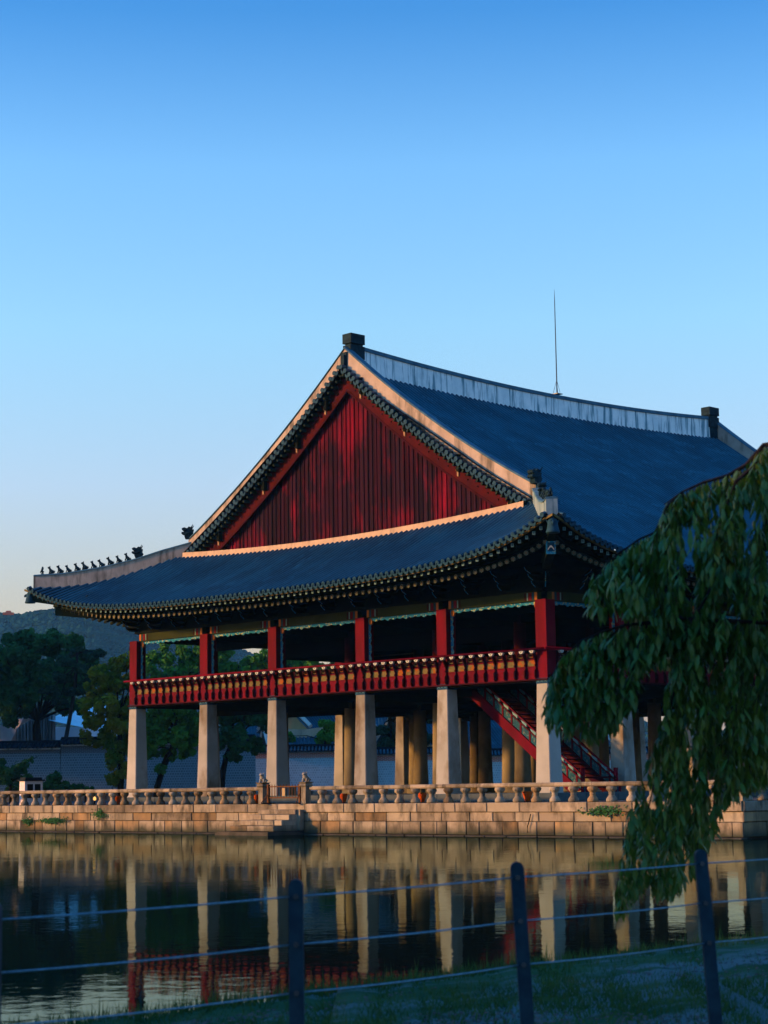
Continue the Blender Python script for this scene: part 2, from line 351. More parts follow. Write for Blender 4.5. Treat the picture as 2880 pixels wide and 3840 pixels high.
tag(build('black_cable', MB().tube([CAM + ray(x, y) * ((YW - .1 - CAM.y) / ray(x, y).y) for x, y in ((1990, 3052), (1984, 3080), (1978, 3100), (1979, 3122))], .02, 6), M['black'], smooth=True), 'short black cable hanging down the terrace wall below the coping', 'cable')

# landing stairs in front of the gate
steps = thing('stone_steps', 'worn granite landing steps going down into the pond below the wooden gate barrier', 'steps', (15.5, -4.6, 0))
SX0, SX1 = 14.25, 16.85
for z0, z1, d in ((.90, 1.12, .42), (.66, .90, .80), (.42, .66, 1.25), (.17, .42, 1.72)):
    x = SX0 - (1.12 - z1) * .6
    while x < SX1 - .02:
        w_ = R.uniform(.8, 1.5)
        if SX1 - x - w_ < .5: w_ = SX1 - x
        mb = block(x + .006, x + w_ - .006, z0 + .004, z1 - .004, YW - d, d=d - .06)
        build('step_block', mb, M[R.choice(G3)], steps); x += w_
    # side blocks face +X
mb = MB().box(SX0 - .9, SX1 + .15, YW - 2.2, YW - .1, -.3, .16); build('footing_slab', mb, M['wet_stone'], steps)
# stair edge cheek
build('cheek_block', MB().box(SX1 + .004, SX1 + .17, YW - .3, YW - .08, .2, 1.11), M['granite'], steps)

# balustrade
def baluster_mesh():
    prof = [(.0, .21), (.05, .22), (.12, .21), (.20, .15), (.26, .11), (.29, .12), (.33, .12), (.36, .11), (.41, .15), (.47, .20), (.54, .215), (.60, .19)]
    b_ = MB().lathe(prof, 14)
    for k in range(6):   # carved petals round the head
        a = k * math.pi / 3; b_.tube([(math.cos(a) * .13, math.sin(a) * .13, .43), (math.cos(a) * .175, math.sin(a) * .175, .5), (math.cos(a) * .18, math.sin(a) * .18, .57)], [.03, .05, .03], 6)
    return b_.mesh('baluster', M['granite_b'], True)
BALM = baluster_mesh(); BALM2 = BALM.copy(); BALM2.materials[0] = M['granite_c']; BALM3 = BALM.copy(); BALM3.materials[0] = M['granite']
def rail_mesh(w_, mt):
    c, a, z0, z1 = .045, .13, .60, .77
    pr = [(-a + c, z0), (a - c, z0), (a, z0 + c), (a, z1 - c), (a - c, z1), (-a + c, z1), (-a, z1 - c), (-a, z0 + c)]
    return MB().extrude([(-x, z) for x, z in pr], (0, 0, 0), (0, 1, 0), (0, 0, 1), (1, 0, 0), w_).mesh('rail', M[mt])
def balustrade(x0, x1, label, phase):
    t = thing('stone_balustrade', label, 'balustrade', ((x0 + x1) / 2, YW, 1.37))
    x = phase
    while x < x1 - .1:
        if x > x0 + .1:
            k = R.random()
            ob('baluster', BALM if k < .5 else BALM2 if k < .75 else BALM3, t, at=(x + R.uniform(-.02, .02), YW + .14, 1.37), rot=(0, 0, R.uniform(0, 1.0)), scale=(1, 1, R.uniform(.985, 1.01)))
        x += .975
    x = x0
    while x < x1 - .05:
        w_ = R.uniform(1.85, 2.35)
        if x1 - x - w_ < 1: w_ = x1 - x
        ob('rail', rail_mesh(w_ - .012, R.choice(['granite', 'granite_b'])), t, at=(x + .006, YW + .14, 1.37), rot=(0, R.uniform(-.003, .003), R.uniform(-.002, .002))); x += w_
balustrade(-14, 13.95, 'carved granite balustrade on the terrace edge left of the gate steps', 21.936 - 37 * .975)
balustrade(17.3, XR - .3, 'carved granite balustrade on the terrace edge right of the gate steps', 21.936 - 4 * .975)
tr = thing('stone_balustrade', 'granite balustrade on the shaded side of the terrace running away behind the hanging leaves', 'balustrade', (XR - .15, 10, 1.37))
y = YW + .5
while y < 38:
    ob('baluster', BALM, tr, at=(XR - .16, y, 1.37)); y += .975
y = YW + .3
while y < 38:
    ob('rail', rail_mesh(2.06, 'granite_b'), tr, at=(XR - .16, y, 1.37), rot=(0, 0, math.pi / 2)); y += 2.08
build('corner_post', MB().box(XR - .32, XR - .0, YW, YW + .3, 1.37, 2.3), M['granite_b'], tr)

# creature used for guardian beasts
def beast(scale=1.0, sitting=.55):
    s_ = scale; b_ = MB()
    b_.tube([(-.30 * s_, 0, .10 * s_), (-.22 * s_, 0, .22 * s_), (-.05 * s_, 0, .34 * s_), (.12 * s_, 0, .50 * s_), (.17 * s_, 0, .66 * s_), (.22 * s_, 0, .78 * s_), (.36 * s_, 0, .76 * s_), (.42 * s_, 0, .72 * s_)],
            [.10 * s_, .20 * s_, .20 * s_, .17 * s_, .13 * s_, .16 * s_, .12 * s_, .05 * s_], 8)
    for sd in (-1, 1):
        b_.tube([(.10 * s_, .10 * sd * s_, .46 * s_), (.20 * s_, .12 * sd * s_, .22 * s_), (.24 * s_, .12 * sd * s_, 0)], [.08 * s_, .06 * s_, .07 * s_], 6)
        b_.tube([(-.22 * s_, .14 * sd * s_, .22 * s_), (-.02 * s_, .19 * sd * s_, .16 * s_), (.04 * s_, .18 * sd * s_, 0)], [.12 * s_, .09 * s_, .07 * s_], 6)
        b_.tube([(.16 * s_, .09 * sd * s_, .86 * s_), (.12 * s_, .12 * sd * s_, .98 * s_)], [.06 * s_, .015 * s_], 5)
    b_.tube([(-.34 * s_, 0, .1 * s_), (-.44 * s_, 0, .28 * s_), (-.36 * s_, 0, .44 * s_)], [.05 * s_, .06 * s_, .02 * s_], 6)
    return b_
def gate_post(x, label, mt):
    t = thing('gate_post', label, 'stone post', (x, YW + .05, 1.37), 'guardian beast posts at the landing gate')
    build('shaft', MB().box(x - .15, x + .15, YW - .12, YW + .20, 1.37, 2.12), M[mt], t)
    cx, cy = x, YW + .04
    c = MB()
    for z0, z1, a0, a1 in ((2.12, 2.18, .17, .23), (2.182, 2.25, .23, .19), (2.252, 2.34, .18, .25)):
        c.hexa([(cx - a0, cy - a0, z0), (cx + a0, cy - a0, z0), (cx + a0, cy + a0, z0), (cx - a0, cy + a0, z0)], [(cx - a1, cy - a1, z1), (cx + a1, cy - a1, z1), (cx + a1, cy + a1, z1), (cx - a1, cy + a1, z1)])
    build('capital', c, M[mt], t)
    ob('guardian_beast', beast(.52).mesh('guardian_beast', M['column_stone'], True), t, at=(cx, cy, 2.33), rot=(0, 0, -1.2), scale=(1.1, 1.5, .9))
gate_post(14.1, 'square granite post topped by a crouching beast, left of the gate barrier', 'granite')
gate_post(17.05, 'square granite post topped by a crouching beast, right of the gate barrier', 'granite_b')

gb = thing('wooden_gate_barrier', 'low brown wooden picket barrier closing the top of the landing steps', 'barrier', (15.6, YW, 1.37))
for z in (1.62, 2.12): build('cross_rail', MB().box(14.5, 16.75, YW - .02, YW + .03, z, z + .05), M['wood'], gb)
for x in (14.53, 16.70): build('upright', MB().box(x - .05, x + .05, YW - .06, YW + .06, 1.38, 2.25), M['wood'], gb)
for k in range(10):
    x = 14.72 + k * .2; build('picket', MB().box(x - .012, x + .012, YW - .01 + .04, YW + .055, 1.62, 2.24), M['wood'], gb)
for sx, x in ((-1, 14.53), (1, 16.70)):
    build('brace', MB().tube([(x, YW - .05, 1.8), (x + .12 * sx, YW - .35, 1.40)], .025, 4), M['wood'], gb)
    build('foot', MB().box(x - .05, x + .05, YW - .4, YW + .3, 1.373, 1.42), M['black'], gb)
build('notice_board', MB().box(15.52, 15.72, YW - .05, YW - .03, 1.72, 2.08), M['cream'], gb)

# little things behind the balustrade
def pot(px, py, label, Yp=-2.9):
    d = ray(px, py); p = CAM + d * ((Yp - CAM.y) / d.y)
    t = thing('orange_bollard', label, 'bollard', (p.x, p.y, 1.374), 'orange pots along the terrace')
    b_ = MB().lathe([(0, .08), (.04, .10), (.20, .16), (.34, .20), (.42, .20), (.425, .14)], 12, (0, 0, 0))
    ob('shell', b_.mesh('shell', M['cone'], True), t, at=(p.x, p.y, 1.374))
    ob('base', MB().lathe([(0, .16), (.03, .16)], 12).mesh('base', M['black']), t, at=(p.x, p.y, 1.373))
pot(440, 3002, 'small orange tapering pot seen between the balusters in front of the leftmost stone column')
pot(962, 2992, 'small orange tapering pot behind the balustrade just left of the left beast post')
pot(1287, 2996, 'small orange tapering pot between balusters left of the fourth front column')
pot(1583, 2994, 'small bright orange tapering pot between balusters left of the fifth front column')
pot(1978, 2993, 'small dull orange tapering pot between balusters left of the corner column')
d = ray(355, 2998); p = CAM + d * ((-2.7 - CAM.y) / d.y)
lp = thing('terrace_lamp', 'small lit garden lamp glowing yellow behind the left balustrade', 'lamp', (p.x, p.y, 1.374))
ob('lamp_stem', MB().lathe([(0, .07), (.05, .04), (.22, .03)], 8).mesh('lamp_stem', M['black']), lp, at=(p.x, p.y, 1.374))
ob('lamp_glass', MB().lathe([(.22, .04), (.28, .08), (.36, .07), (.42, .02)], 10).mesh('lamp_glass', M['lit'], True), lp, at=(p.x, p.y, 1.374))

# booth
p = onz(92, 3022, 1.374)
p = CAM + ray(92, 3022) * 106; bx, by = p.x, p.y
bo = thing('ticket_booth', 'small white booth with two dark windows behind the balustrade at far left', 'booth', (bx, by, 1.374))
build('body', MB().box(bx - .5, bx, by, by + 1.15, 1.374, 2.66), M['booth'], bo)
build('roof', MB().box(bx - .62, bx + .1, by - .08, by + 1.25, 2.662, 2.74).box(bx - .5, bx, by + .04, by + 1.1, 2.741, 2.86), M['tile_dark'], bo)
for y0 in (.16, .64): build('window', MB().box(bx + .001, bx + .02, by + y0, by + y0 + .36, 1.75, 2.5), M['glass'], bo)

# ------------------------------------------------------------------ pavilion
pav = thing('palace_pavilion', 'two storey palace pavilion with red columns, tapered stone pillars and a dark tiled gabled roof', 'pavilion', (14.25, 17.2, 1.72))
# stone base under the columns
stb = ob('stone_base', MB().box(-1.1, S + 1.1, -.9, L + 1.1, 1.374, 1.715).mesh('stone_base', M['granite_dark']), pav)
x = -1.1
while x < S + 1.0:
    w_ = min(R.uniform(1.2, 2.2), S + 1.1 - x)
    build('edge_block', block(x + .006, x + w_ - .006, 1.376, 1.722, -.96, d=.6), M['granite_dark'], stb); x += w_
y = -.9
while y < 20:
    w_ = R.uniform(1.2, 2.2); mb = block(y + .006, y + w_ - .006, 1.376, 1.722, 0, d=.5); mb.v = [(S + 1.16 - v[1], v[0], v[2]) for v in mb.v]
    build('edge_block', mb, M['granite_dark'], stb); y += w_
A_, C_ = 5.870, 6.205; B_ = (S - 2 * A_ - C_) / 2
XS = [0, A_, A_ + B_, A_ + B_ + C_, S - A_, S]
YS = [L / 7 * k for k in range(8)]
Z1, Z2 = 6.29, 9.86
def sq(b_, hb, ht, z0, z1): b_.hexa([(-hb, -hb, z0), (hb, -hb, z0), (hb, hb, z0), (-hb, hb, z0)], [(-ht, -ht, z1), (ht, -ht, z1), (ht, ht, z1), (-ht, ht, z1)]); return b_
def chamf(hb, ht, z0, z1, c=.03):
    rows_ = []
    for h_, z in ((hb, z0), (hb * .6 + ht * .4, z0 + (z1 - z0) * .35), (ht, z1)):
        rows_.append([(-h_ + c, -h_, z), (h_ - c, -h_, z), (h_, -h_ + c, z), (h_, h_ - c, z), (h_ - c, h_, z), (-h_ + c, h_, z), (-h_, h_ - c, z), (-h_, -h_ + c, z), (-h_ + c, -h_, z)])
    return MB().grid(rows_)
stone_sq = chamf(.425, .315, 0, Z1 - 1.72).mesh('stone_column', M['column_stone'])
M['column_inner'] = mat('shaded_inner_stone', (.34, .34, .24), (.22, .22, .15), .45, .85, .2, 12, c3=(.12, .11, .07), s3=.5, st3=(1, 1, .6), lo3=.48, hi3=.66, rnd=.3)  # same stone as the outer columns, darkened: shade under the hall painted in
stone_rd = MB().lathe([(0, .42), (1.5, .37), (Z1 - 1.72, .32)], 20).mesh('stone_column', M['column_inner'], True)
base_in = MB().box(-.52, .52, -.52, .52, 0, .42).mesh('base_stone', M['column_inner'])
collar = sq(MB(), .325, .325, 0, .235).mesh('painted_collar', M['collar'])
wood_sq = sq(MB(), .30, .30, 0, Z2 - Z1 - .235).mesh('wooden_column', M['red'])
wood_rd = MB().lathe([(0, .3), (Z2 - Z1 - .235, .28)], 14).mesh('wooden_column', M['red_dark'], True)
arch = MB()
for k in range(3): arch.tube([(-.2 + k * .2 - .07, -.331, .05), (-.2 + k * .2 - .04, -.331, .10), (-.2 + k * .2 + .04, -.331, .10), (-.2 + k * .2 + .07, -.331, .05)], .012, 4)
arch_m = arch.mesh('collar_pattern', M['teal_pale'])
for i, x in enumerate(XS):
    for j, y in enumerate(YS):
        outer = i in (0, 5) or j in (0, 7)
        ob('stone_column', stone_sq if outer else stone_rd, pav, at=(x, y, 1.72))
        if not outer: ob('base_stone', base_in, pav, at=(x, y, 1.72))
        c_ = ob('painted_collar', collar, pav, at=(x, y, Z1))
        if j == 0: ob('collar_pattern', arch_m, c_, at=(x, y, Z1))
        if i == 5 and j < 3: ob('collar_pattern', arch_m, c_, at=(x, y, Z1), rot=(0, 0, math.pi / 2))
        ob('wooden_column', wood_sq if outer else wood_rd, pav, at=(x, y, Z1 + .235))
# floor, joists, ceiling
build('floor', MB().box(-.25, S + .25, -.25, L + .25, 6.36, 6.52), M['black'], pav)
fb = MB()
for y in YS[1:-1]: fb.box(.3, S - .3, y - .17, y + .17, 5.98, 6.355)
for x in XS[1:-1]: fb.box(x - .15, x + .15, .3, L - .3, 6.02, 6.352)
tag(build('floor_beams', fb, M['soffit'], pav), kind='stuff')
build('ceiling', MB().box(.35, S - .35, .35, L - .35, 9.9, 10.0), M['soffit'], pav)
cb = MB()
for y in YS[1:-1]: cb.box(.3, S - .3, y - .15, y + .15, 9.5, 9.895)
for x in XS[1:-1]: cb.box(x - .12, x + .12, .3, L - .3, 9.55, 9.893)
tag(build('ceiling_beams', cb, M['soffit'], pav), kind='stuff')
for (z, x0, x1, y) in ((8.05, 5.9, 11.1, 9.83), (8.95, 5.9, 11.1, 9.83)):
    build('raised_door_rail', MB().box(x0, x1, y - .04, y + .04, z, z + .07), M['wood'], pav)

tb_ = MB()
for y in (YS[1], YS[6]): tb_.box(XS[1], XS[4], y - .05, y + .05, 8.75, 9.89)
for x in (XS[1], XS[4]): tb_.box(x - .05, x + .05, YS[1] + .06, YS[6] - .06, 8.75, 9.88)
tb_.box(.4, S - .4, L - .5, L - .42, 8.9, 9.85)
build('inner_transom', tb_, M['black'], pav)
# lintels with painted ends, and the carved teal trim
def wavy(n, amp, l0, l1, base, sgn):
    return [(l0 + (l1 - l0) * k / n, base + sgn * amp * (.5 + .5 * math.sin(k * 1.7)) * (1 + .4 * math.sin(k * .6))) for k in range(n + 1)]
def bay(P0, ax, an, Ln, vis):
    """P0 start corner column centre, ax along the bay, an outward normal"""
    P0, ax, an = Vector(P0), Vector(ax), Vector(an); up = Vector((0, 0, 1))
    lo, hi = .30, Ln - .30
    def slab(x0, x1, z0, z1, o0, o1, mt, nm, par=pav):
        b_ = MB(); c = [P0 + ax * x0 + an * o0, P0 + ax * x1 + an * o0, P0 + ax * x1 + an * o1, P0 + ax * x0 + an * o1]
        b_.hexa([q + up * (z0 - P0.z) for q in c], [q + up * (z1 - P0.z) for q in c]); return build(nm, b_, M[mt], par)
    li = slab(lo, hi, 9.83, 10.24, -.13, .13, 'green', 'lintel')
    slab(-.02, Ln + .02, 10.244, 10.36, -.2, .2, 'soffit', 'plate_beam')
    if not vis: return
    # painted bands at both ends of the lintel
    for e0, s_ in ((lo, 1), (hi, -1)):
        for a0, a1, mt in ((.02, .16, 'orange'), (.20, .30, 'collar'), (.34, .50, 'red'), (.54, .60, 'teal_pale'), (.66, .74, 'red_dark')):
            x0, x1 = sorted((e0 + s_ * a0, e0 + s_ * a1)); slab(x0, x1, 9.87, 10.2, .131, .137, mt, 'painted_band', li)
    # trim below the lintel
    hw = (hi - lo)
    top = [(lo, 9.828), (hi, 9.828)][::-1]
    low = wavy(44, .07, lo, hi, 9.72, -1)
    outl = [(x, z - P0.z) for x, z in low + top]
    tb = MB().extrude([(x, z) for x, z in outl], P0 + an * .02, ax, up, -an, .06)
    t_ = build('carved_trim', tb, M['teal'], pav)
    for e0, s_ in ((lo, 1), (hi, -1)):
        side = [(e0 + s_ * (.13 + .05 * math.sin(k * 1.3) * math.sin(k * .45)), 7.85 + (9.80 - 7.85) * k / 26) for k in range(27)]
        o2 = [(x, z - P0.z) for x, z in side + [(e0 + s_ * .002, 9.80), (e0 + s_ * .002, 7.85)]]
        build('carved_trim', MB().extrude(o2, P0 + an * .019, ax, up, -an, .05), M['teal'], pav)
        cq = [(e0 + s_ * (.16 + .10 * math.cos(a)), 9.66 - P0.z + .15 * math.sin(a)) for a in [k * math.pi / 5 for k in range(10)]]
        build('orange_boss', MB().extrude(cq, P0 + an * .05, ax, up, -an, .1), M['orange'], pav)
        rim = MB().tube([P0 + ax * (x + s_ * .02) + an * .03 + up * (z - P0.z) for x, z in side], .018, 4)
        build('trim_edge', rim, M['teal_pale'], t_)
for k in range(5): bay((XS[k], 0, 0), (1, 0, 0), (0, -1, 0), XS[k + 1] - XS[k], True)
for k in range(7): bay((S, YS[k], 0), (0, 1, 0), (1, 0, 0), YS[1], k < 3)
for k in range(5): bay((XS[k], L, 0), (1, 0, 0), (0, 1, 0), XS[k + 1] - XS[k], False)
for k in range(7): bay((0, YS[k], 0), (0, 1, 0), (-1, 0, 0), YS[1], False)

# wall boards and brackets between lintel and rafters
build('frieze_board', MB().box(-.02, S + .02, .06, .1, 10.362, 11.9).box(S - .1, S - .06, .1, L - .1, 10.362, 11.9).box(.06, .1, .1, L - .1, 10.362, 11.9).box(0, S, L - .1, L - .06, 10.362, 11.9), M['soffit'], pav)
def bracket_mesh():
    b_ = MB()
    for z, l_ in ((10.37 - 10.37, .75), (.28, .95), (.55, 1.15)):   # arms reaching out along -Y, curling up
        o = [(0, z), (l_ * .7, z), (l_, z + .16), (l_ * 1.05, z + .26), (l_ * .9, z + .2), (l_ * .72, z + .17), (0, z + .17)]
        b_.extrude(o, (-.06, .05, 0), (0, -1, 0), (0, 0, 1), (1, 0, 0), .12)
    for z, l_ in ((.17, .55), (.45, .75)):
        o = [(-l_, z + .12), (-l_ * .8, z), (l_ * .8, z), (l_, z + .12), (l_ * .8, z + .1), (-l_ * .8, z + .1)]
        b_.extrude(o, (0, -.3, 0), (1, 0, 0), (0, 0, 1), (0, 1, 0), .12)
    return b_.mesh('bracket', M['soffit'])
brm = bracket_mesh()
bre = MB()
for z, l_ in ((.0, .75), (.28, .95), (.55, 1.15)):
    bre.tube([(0, .0 - l_ * .72, z - .008), (0, -l_ * .99, z + .13), (0, -l_ * 1.06, z + .24)], .022, 4)
brem = bre.mesh('bracket_edge', M['teal'])
blob_m = MB()
def put_bracket(x, y, rz):
    o = ob('bracket', brm, pav, at=(x, y, 10.37), rot=(0, 0, rz)); ob('bracket_edge', brem, o, at=(x, y, 10.37), rot=None)
for x in XS: put_bracket(x, -.05, 0)
for k in range(5):
    for q in (1 / 3, 2 / 3): put_bracket(XS[k] + (XS[k + 1] - XS[k]) * q, -.05, 0)
for y in YS[1:]: put_bracket(S + .05, y, math.pi / 2)
for k in range(3):
    for q in (1 / 3, 2 / 3): put_bracket(S + .05, YS[k] + YS[1] * q, math.pi / 2)
put_bracket(S, 0, math.pi / 4)
build('eave_purlin', MB().tube([(-1.2, -.75, 11.12), (S + 1.2, -.75, 11.12)], .17, 10), M['soffit'], pav, smooth=True)
build('eave_purlin', MB().tube([(S + .75, -1.2, 11.12), (S + .75, L + 1.2, 11.12)], .17, 10), M['soffit'], pav, smooth=True)

# upper balustrade: carved legs, panels, handrail
leg_o = [(-.05, 0), (.10, 0), (.17, .10), (.17, .35), (.10, .42), (.09, .52), (.15, .58), (.10, .66), (.16, .80), (.24, .95), (.30, 1.08), (.27, 1.16), (.17, 1.14), (.04, .98), (-.02, .8), (-.05, .6)]
leg_m = MB().extrude(leg_o, (-.0275, .0, 0), (0, -1, 0), (0, 0, 1), (1, 0, 0), .055).mesh('railing_leg', M['red_dark'])
lot = MB()
lot.extrude([(-.13, .09), (-.06, .0), (.06, .0), (.13, .09), (.09, .12), (.05, .08), (0, .13), (-.05, .08), (-.09, .12)], (0, -.35, 0), (1, 0, 0), (0, 0, 1), (0, 1, 0), .12)
lot_m = lot.mesh('lotus_support', M['white'])
lotc_m = MB().extrude([(-.03, .05), (0, .02), (.03, .05), (0, .1)], (0, -.356, 0), (1, 0, 0), (0, 0, 1), (0, 1, 0), .01).mesh('lotus_heart', M['leaf_green'])
def panel_mesh(w_):
    a = MB().box(-w_ / 2, w_ / 2, -.03, .02, .0, .21).box(-w_ / 2, w_ / 2, -.025, .02, .215, .50)
    a.box(-w_ / 2, w_ / 2, -.05, .02, .502, .54).box(-w_ / 2, w_ / 2, -.05, .02, .80, .84)
    b_ = MB().box(-w_ / 2, w_ / 2, -.02, .02, .545, .795)
    c = MB().box(-w_ / 2, w_ / 2, .0, .02, .845, 1.10)
    # pierced oval frame
    d_ = MB().tube([(w_ * .36 * math.cos(t), -.03, .99 + .065 * math.sin(t)) for t in [math.pi * 2 * k / 14 for k in range(15)]], .022, 4, cap=False)
    return a, b_, c, d_
pm = [q.mesh(nm, M[mt]) for q, nm, mt in zip(panel_mesh(.48), ('railing_panel', 'painted_panel', 'pierced_panel', 'oval_frame'), ('red', 'olive_panel', 'red_dark', 'olive_panel'))]
ZR = 6.50
ra = ob('upper_railing', MB().box(-.35, S + .35, -.38, -.27, ZR - .06, ZR + .0).mesh('upper_railing', M['red_dark']), pav)
ra2 = ob('upper_railing', MB().box(S + .27, S + .38, -.2, L + .35, ZR - .06, ZR + .0).mesh('upper_railing', M['red_dark']), pav)
def railing(P0, Ln, n, rz, par, skip0):
    dx = (Vector((math.cos(rz), math.sin(rz), 0)))
    for k in range(n):
        c = Vector(P0) + dx * (Ln * (k + .5) / n)
        if Ln * (k + .5) / n > .2:
            ob('railing_leg', leg_m, par, at=(c.x, c.y, ZR), rot=(0, 0, rz))
        lo_ = ob('lotus_support', lot_m, par, at=(c.x, c.y, ZR + 1.08), rot=(0, 0, rz)); ob('lotus_heart', lotc_m, par, at=(c.x, c.y, ZR + 1.08), rot=(0, 0, rz))
        c2 = Vector(P0) + dx * (Ln * k / n)
        for me, nm in zip(pm, ('railing_panel', 'painted_panel', 'pierced_panel', 'oval_frame')):
            if k == 0 and nm == 'oval_frame': continue
            ob(nm, me, par, at=(c2.x, c2.y, ZR), rot=(0, 0, rz))
for k in range(5): railing((XS[k], -.27, 0), XS[k + 1] - XS[k], 10, 0, ra, True)
for k in range(3): railing((S + .27, YS[k], 0), YS[1], 8, math.pi / 2, ra2, True)
hr = MB().tube([(-.42, -.57, ZR + 1.25), (S + .57, -.57, ZR + 1.25)], .05, 8); build('handrail', hr, M['red'], ra, smooth=True)
hr = MB().tube([(S + .57, -.7, ZR + 1.25), (S + .57, L + .6, ZR + 1.25)], .065, 8); build('handrail', hr, M['red'], ra2, smooth=True)
# plain panels behind, and the unseen sides
build('back_panel', MB().box(0.3, S - .3, -.24, -.2, ZR, ZR + 1.1), M['red_dark'], ra)
build('back_panel', MB().box(S + .2, S + .24, .3, L - .3, ZR, ZR + 1.1), M['red_dark'], ra2)
build('far_railing', MB().box(-.24, -.2, .3, L - .3, ZR, ZR + 1.1).box(.3, S - .3, L + .2, L + .24, ZR, ZR + 1.1), M['red_dark'], pav)

# staircase up to the hall
stc = ob('staircase', MB().box(22.2, 22.4, 1.5, 3.7, 6.0, 6.35).mesh('staircase', M['red_dark']), pav)
def stair_side(y, mt):
    A, Bq = Vector((22.25, y, 6.30)), Vector((28.35, y, 1.72)); dn = (Bq - A)
    o = [(0, 0), (.7, 0), (6.75, -4.5), (6.1, -4.58)]
    build('stringer', MB().extrude([(x, z) for x, z in o], A + Vector((0, -.06, 0)), (1, 0, 0), (0, 0, 1), (0, 1, 0), .12), M[mt], stc)
    sl = -.745
    for off0, off1, mm, nm in ((.62, .70, 'red', 'stair_handrail'), (.42, .46, 'red', 'stair_rail')):
        q = [(.75, sl * .75 + off0 + .55), (6.9, sl * 6.9 + off0 + .55), (6.9, sl * 6.9 + off1 + .55), (.75, sl * .75 + off1 + .55)]
        build(nm, MB().extrude(q, A + Vector((0, -.05, 0)), (1, 0, 0), (0, 0, 1), (0, 1, 0), .1), M[mm], stc)
    for k in range(12):
        x = .85 + k * .52; z = sl * x + .55
        q = [(x, z + .02), (x + .40, z + .02 + sl * .40), (x + .40, z + .38 + sl * .40), (x, z + .38)]
        pn = build('stair_panel', MB().extrude(q, A + Vector((0, -.03, 0)), (1, 0, 0), (0, 0, 1), (0, 1, 0), .06), M['teal_dim'], stc)
        q = [(x + .42, z + sl * .42), (x + .50, z + sl * .50), (x + .50, z + .42 + sl * .5), (x + .42, z + .42 + sl * .42)]
        build('stair_stile', MB().extrude(q, A + Vector((0, -.05, 0)), (1, 0, 0), (0, 0, 1), (0, 1, 0), .1), M['red'], stc)
        q = [(x + .05, z + .47), (x + .3, z + .47 + sl * .25), (x + .32, z + .60 + sl * .25), (x + .2, z + .58 + sl * .12), (x, z + .6)]
        build('stair_lotus', MB().extrude(q, A + Vector((0, -.07, 0)), (1, 0, 0), (0, 0, 1), (0, 1, 0), .1), M['teal_pale'], stc)
    build('newel', MB().box(29.0, 29.14, y - .07, y + .07, 1.38, 2.75), M['red'], stc)
stair_side(1.5, 'red'); stair_side(3.7, 'red_dark')
for k in range(22):
    x = 22.6 + k * .275; z = 6.25 - k * .205
    build('tread', MB().box(x, x + .34, 1.56, 3.64, z - .05, z), M['red_dark'], stc)
build('stair_gate', MB().box(28.9, 28.98, 1.6, 3.6, 2.3, 2.38).box(28.9, 28.98, 1.6, 3.6, 1.95, 2.0), M['red_dark'], stc)

# ---- roof surface
HP = [(-1, 10.65), (0, 11.05), (2.7, 12.3), (5.3, 13.75), (6.1, 14.25), (8.9, 15.85), (12.1, 17.95), (15.5, 20.13), (18.3, 22.12)]
def h(t):
    for (a, za), (b_, zb) in zip(HP, HP[1:]):
        if t <= b_: return za + (zb - za) * (t - a) / (b_ - a)
    return HP[-1][1]
def hs(t): return (h(t - .6) + 2 * h(t) + h(t + .6)) / 4 if 0.6 < t < 17.5 else h(t)
def lift(s): return 1.8 * math.exp(-max(s, 0) / 3.7)
EO = 4.05
HX, HY = S / 2 + EO, L / 2 + EO
def surf(t, s, half):
    q = (half - s) / (half - 5.3)
    return hs(t) + lift(s) * max(0, 1 - max(t, 0) / 5.3) + .45 * min(max(t, 0) / 5.3, 1) * q * q
def ee(s): return .32 * math.exp(-s / 3.2)
def zfront(x, y):
    return surf(y + EO, HX - abs(x - S / 2), HX)
def zside(x, y):
    return surf(HX - abs(x - S / 2), HY - abs(y - L / 2), HY)
roof = ob('roof', MB().box(14.1, 14.4, 3, 31.4, 21.2, 21.9).mesh('roof', M['tile_dark']), pav)
def roof_sheet(side):
    b_ = MB(); rows_ = []
    if side in ('front', 'back'):
        for k in range(16):
            t = -.0 + 5.35 * k / 15
            row = []
            for i in range(61):
                a = i / 60; hw_ = HX - t + (ee(0) if t == 0 else 0) * 0
                x = S / 2 + (2 * a - 1) * hw_; s = HX - abs(x - S / 2)
                yy = -EO + t - ee(s) * max(0, 1 - t / 5)
                row.append((x, yy if side == 'front' else L - yy, surf(t, s, HX) - .07))
            rows_.append(row)
    else:
        for k in range(31):
            t = 18.3 * k / 30
            row = []
            for i in range(61):
                a = i / 60; hw_ = HY - min(t, 5.6)
                y = L / 2 + (2 * a - 1) * hw_; s = HY - abs(y - L / 2)
                xx = S + EO - t + ee(s) * max(0, 1 - t / 5)
                row.append((xx if side == 'right' else S - xx, y, surf(t, s, HY) - .07))
            rows_.append(row)
    b_.grid(rows_ if side in ('front', 'left') else rows_[::-1]); return b_
for sd in ('front', 'back', 'right', 'left'):
    build('roof_slope', roof_sheet(sd), M['tile_dark'], roof, smooth=True)
def row_pts(kind, c):
    """points of one tile row; kind front/right, c the coordinate along the eave"""
    pts = []
    if kind == 'front':
        s = HX - abs(c - S / 2); tmax = min(5.33, s - .12)
        n_ = max(3, int(tmax / .6))
        for k in range(n_ + 1):
            t = tmax * k / n_; pts.append((c, -EO + t - ee(s) * max(0, 1 - t / 5), surf(t, s, HX) + .0))
    else:
        s = HY - abs(c - L / 2)
        inner = 1.75 < c < L - 1.75
        tmax = 18.12 if inner else min(5.7, s - .12)
        n_ = max(3, int(tmax / .75))
        for k in range(n_ + 1):
            t = tmax * k / n_; pts.append((S + EO - t + ee(s) * max(0, 1 - t / 5), c, surf(t, s, HY)))
    return pts
NP = 5
